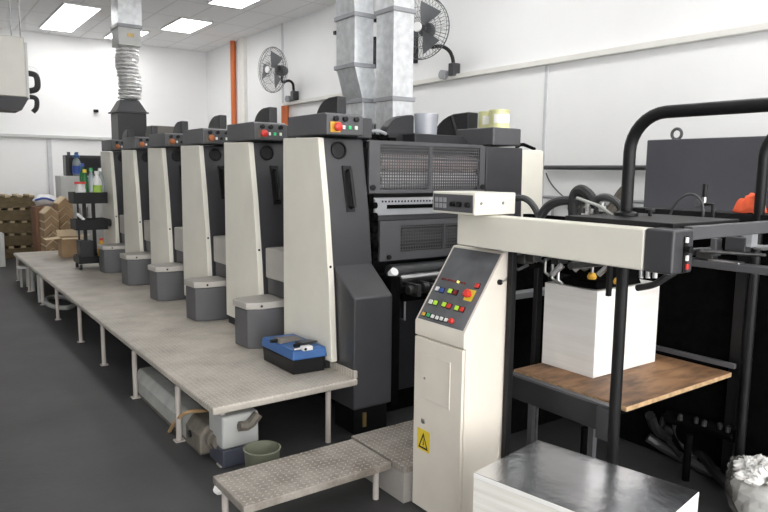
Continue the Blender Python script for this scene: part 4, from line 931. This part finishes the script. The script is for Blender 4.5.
# hose bundle over the feeder
hx = 2.62
def hosep(pts, rr, mt, nm, x=hx): MB().tube([W(a, b, 'x', x) for a, b in pts], rr, 9, smooth=2).build(nm, mt, FD)
hosep(((505, 212), (513, 199), (523, 197), (532, 203), (539, 216), (543, 226)), .017, 'hose', 'air_hose')
hosep(((538, 222), (543, 210), (552, 202), (566, 199), (582, 201), (592, 204)), .019, 'hose', 'air_hose')
hosep(((541, 222), (548, 210), (558, 204), (572, 203)), .008, 'hose', 'air_hose')
hosep(((592, 203), (600, 197), (609, 197), (618, 203), (623, 213)), .017, 'hose', 'air_hose')
hosep(((574, 216), (573, 200), (577, 190), (584, 190), (591, 197), (596, 206), (599, 214)), .026, 'rubber', 'thick_hose')
hosep(((577, 216), (579, 203), (585, 195), (592, 200), (595, 214)), .02, 'rubber', 'thick_hose', 2.70)
hosep(((577, 198), (588, 202), (600, 206), (609, 213), (617, 219)), .0075, 'motor', 'rigid_pipe', 2.55)
for px, py in ((582, 209), (588, 207), (592, 213), (598, 211), (602, 207)):
    p = W(px, py, 'x', 2.6); MB().cyl((p.x, p.y, p.z-.02), (p.x, p.y, p.z+.02), .015, n=12).cyl((p.x, p.y, p.z-.004), (p.x, p.y, p.z+.004), .021, n=6).build('pipe_fitting', 'board_mech' if px in (582, 598) else 'steel', FD)
hosep(((606, 219), (614, 205), (622, 192), (628, 188)), .03, 'rust', 'brown_duct', 3.3)
# ------------------------------------------------------------------ board, paper, rag
bd = thing('pile_board', (3.04, 2.03, .535), 'stained wooden pile board carrying the white paper stack', 'pile board')
MB().box(2.582, 3.515, 1.698, 2.386, .5355, .5585).build('board_core', 'wood_edge', bd, bevel=.003)
MB().box(2.583, 3.514, 1.699, 2.3855, .559, .5605).build('board_face', 'wood', bd)
pz = W(593, 291, 'x', 2.80).z
MB().box(2.802, 3.352, 2.045, 2.385, .5615, pz).build('paper_stack', 'sheets', None, bevel=.002)
ps = bpy.data.objects['paper_stack']; tag(ps, 'tall stack of white paper sheets on the wooden board', 'paper stack')
p = W(748, 212, 'x', 3.67)
rg = MB(); rv = bmesh.ops.create_grid(rg.bm, x_segments=30, y_segments=30, size=.5)['verts']
rr_ = random.Random(5)
for v in rv:
    u_, w_ = v.co.x, v.co.y
    z = 1.402+.095*max(0, 1-(abs(u_)*2)**6)*max(0, 1-(abs(w_)*2)**6)*(1-.25*(u_>.1))+.006*math.sin(u_*9+w_*5)+.004*math.sin(w_*13)
    v.co = Vector((3.67+w_*.12, p.y-.01+u_*.125, max(1.4025, z)))
o = rg.build('rag', 'ragred'); tag(o, 'bright orange red rag draped on the black rail at the far right', 'rag')
so = o.modifiers.new('thick', 'SOLIDIFY'); so.thickness = .004; so.offset = 1
# ------------------------------------------------------------------ metal sheet stack in the foreground
sz_ = .42
L = W(474, 472.5, 'z', sz_); B_ = W(538, 440, 'z', sz_); R_ = W(699, 491.3, 'z', sz_); N_ = L+R_-B_
ctr = (L+B_+R_+N_)/4
sk = thing('foil_board_stack', (ctr.x, ctr.y, FZ), 'foreground stack of mirror silver boards with white edges', 'board stack')
def qd(z, f=1): return [Vector((ctr.x+(v.x-ctr.x)*f, ctr.y+(v.y-ctr.y)*f, z)) for v in (L, B_, R_, N_)]
MB().hexa(qd(FZ+.10), qd(sz_-.022)).build('board_edges', 'sheets2', sk, flat=True)
MB().hexa(qd(sz_-.0215, 1.004), qd(sz_-.002, 1.004)).build('top_bundle', 'paper', sk, bevel=.002)
MB().hexa(qd(sz_-.0015, .999), qd(sz_, .999)).build('mirror_sheet', 'mirror', sk)
pl = MB()
for k in range(4):
    t0, t1 = k/4+.02, k/4+.2
    e0, e1 = lerp(L, N_, t0), lerp(L, N_, t1); g0, g1 = lerp(B_, R_, t0), lerp(B_, R_, t1)
    MB().hexa([Vector((q.x, q.y, FZ)) for q in (e0, g0, g1, e1)], [Vector((q.x, q.y, FZ+.099)) for q in (e0, g0, g1, e1)]).build('pallet_runner', 'crate', sk)
# ------------------------------------------------------------------ grey cabinet on counter behind the feeder
CXF = 4.4
a = W(647, 140, 'x', CXF); b = W(645, 207, 'x', CXF)
ct = thing('machine_counter', (4.9, 1.5, FZ), 'long black machine base under the dark grey cabinet', 'machine base')
MB().box(CXF-.12, 5.5, -.6, a.y+.12, .04, b.z-.035).build('base_body', 'dead_black', ct, bevel=.01)
MB().box(CXF-.14, 5.52, -.62, a.y+.14, b.z-.034, b.z-.004).build('counter_edge', 'pale_grey', ct, bevel=.004)
MB().box(CXF-.06, 5.45, -.5, a.y+.06, FZ, .039).build('plinth', 'black', ct)
gc = thing('equipment_cabinet', (4.8, 1.4, b.z), 'big dark grey metal cabinet with eye bolt behind the feeder', 'cabinet')
MB().box(CXF, 5.3, -.3, a.y, b.z-.003, a.z).build('cabinet_body', mat('slate_cabinet_paint', (.075, .075, .088), .5, var=.1, vscale=2.5), gc, bevel=.008)
p = W(676.5, 138, 'x', CXF+.1)
MB().tube([(CXF+.1, p.y+.037*math.cos(t), a.z+.04+.037*math.sin(t)) for t in [k/18*2*math.pi for k in range(18)]], .011, 8, closed=True).build('eye_bolt', 'mid', gc)
p = W(697.5, 203, 'x', CXF); MB().lathe((CXF-.001, p.y, p.z), [(.025, 0), (.02, .012), (0, .012)], 14, (-1, 0, 0)).build('lock', 'mid', gc)
p = W(757, 330, 'x', 3.95)
dc = thing('drive_cabinet', (4.1, 1.3, FZ), 'dark grey side cabinet at the right edge beyond the feeder post', 'cabinet')
MB().box(3.92, 4.2, .5, W(747, 330, 'x', 3.92).y, .10, W(757, 262, 'x', 3.92).z).build('cabinet_body', 'charcoal', dc, bevel=.01)
MB().box(3.95, 4.18, .55, W(747, 330, 'x', 3.92).y-.04, FZ, .099).build('plinth', 'black', dc)
MB().box(3.905, 3.919, .6, W(752, 330, 'x', 3.92).y, .2, W(757, 330, 'x', 3.92).z).build('door', 'dark', dc, bevel=.008)
# ------------------------------------------------------------------ hoses on the floor behind the pile and bag of scraps
hb = thing('hose_bundle', (3.25, 1.9, FZ), 'tangle of black ribbed hoses on the floor under the pile board', 'hose bundle')
def fh(pts, rr, mt='rubber'): MB().tube([W(a, b, 'z', h+FZ) for a, b, h in pts], rr, 9, smooth=2).build('hose', mt, hb)
fh(((650, 415, .30), (655, 430, .18), (672, 440, .09), (695, 455, .045), (718, 474, .03), (740, 486, .03)), .03)
fh(((648, 437, .10), (662, 447, .05), (690, 462, .035), (715, 475, .03)), .03, 'hose')
fh(((662, 428, .18), (680, 436, .12), (700, 452, .08), (716, 474, .06), (735, 492, .03)), .03)
for k in range(6):
    x = 664+k*13; fh(((x, 415+k*2.5, .26), (x-3, 428+k*2, .17), (x+6, 444+k*2, .09), (x+18, 458+k, .06)), .016, 'hose' if k % 2 else 'rubber')
MB().tube([W(666, 416, 'z', .17), W(700, 424, 'z', .17), W(736, 436, 'z', .17)], .04, 12).build('manifold', 'dead_black', hb)
for k in range(5): p = W(680+k*12+(k%2)*4, 420+k*3, 'z', .19); MB().lathe(p, [(.014, 0), (.014, .03), (.008, .035), (0, .04)], 10).build('valve', 'board_mech', hb)
for xx, yy in ((3.1, 2.3), (3.5, 1.9)): MB().cyl((xx, yy, FZ), (xx, yy, .15), .02).build('manifold_stand', 'dead_black', hb)
p = W(768, 520, 'z', FZ)
bg = thing('scrap_bag', (p.x, p.y, FZ), 'round basket lined with a clear bag of white paper scraps', 'waste basket')
c = (p.x, p.y, FZ); hb_ = .245
cb_ = MB().lathe(c, [(0, .002), (.14, .002), (.178, .05), (.192, .10), (.20, .15), (.20, .2), (.19, hb_-.02), (.2, hb_+.01)], 40)
for v in cb_.bm.verts:
    a_ = math.atan2(v.co.y-c[1], v.co.x-c[0]); w_ = 1+.035*math.sin(a_*7+v.co.z*30)+.025*math.sin(a_*13-v.co.z*50)
    v.co.x = c[0]+(v.co.x-c[0])*w_; v.co.y = c[1]+(v.co.y-c[1])*w_
bmesh.ops.delete(cb_.bm, geom=[f for f in cb_.bm.faces if len(f.verts) > 4 and f.calc_center_median().z > FZ+.1], context='FACES')
cb_.build('clear_bag', 'bag', bg)
fl_ = MB().lathe(c, [(0, .013), (.13, .014), (.15, .045), (.165, .08), (.172, .12), (.178, .16), (.165, .19), (.12, hb_-.03), (0, hb_-.02)], 30)
for v in fl_.bm.verts:
    w_ = 1+rnd.uniform(-.09, .03); v.co.x = c[0]+(v.co.x-c[0])*w_; v.co.y = c[1]+(v.co.y-c[1])*w_
fl_.build('paper_fill', 'scrap', bg, flat=True)
for k in range(46):
    t = rnd.random()*6.283; q = .16*math.sqrt(rnd.random()); z = FZ+hb_-.03+.085*(1-(q/.17)**2)
    random.seed(k); MB().ball((c[0]+q*math.cos(t), c[1]+q*math.sin(t), z), .036, 10, (1.1, .9, .6), .4).build('paper_scrap', 'paper', bg, flat=True)
random.seed(11)
# ------------------------------------------------------------------ light: daylight from the open shop front behind the camera
wd = bpy.data.worlds.new('world'); scn.world = wd; wd.use_nodes = True; nt = wd.node_tree
bg_ = nt.nodes['Background']; bg_.inputs[0].default_value = (1, .985, .965, 1); bg_.inputs[1].default_value = 5.2
# stand the shop floor at height zero
for o in list(COL.objects):
    if o.parent is None: o.location.z -= FZ
scn.view_settings.view_transform = 'Standard'; scn.view_settings.look = 'None'; scn.view_settings.gamma = 1; scn.view_settings.exposure = .25
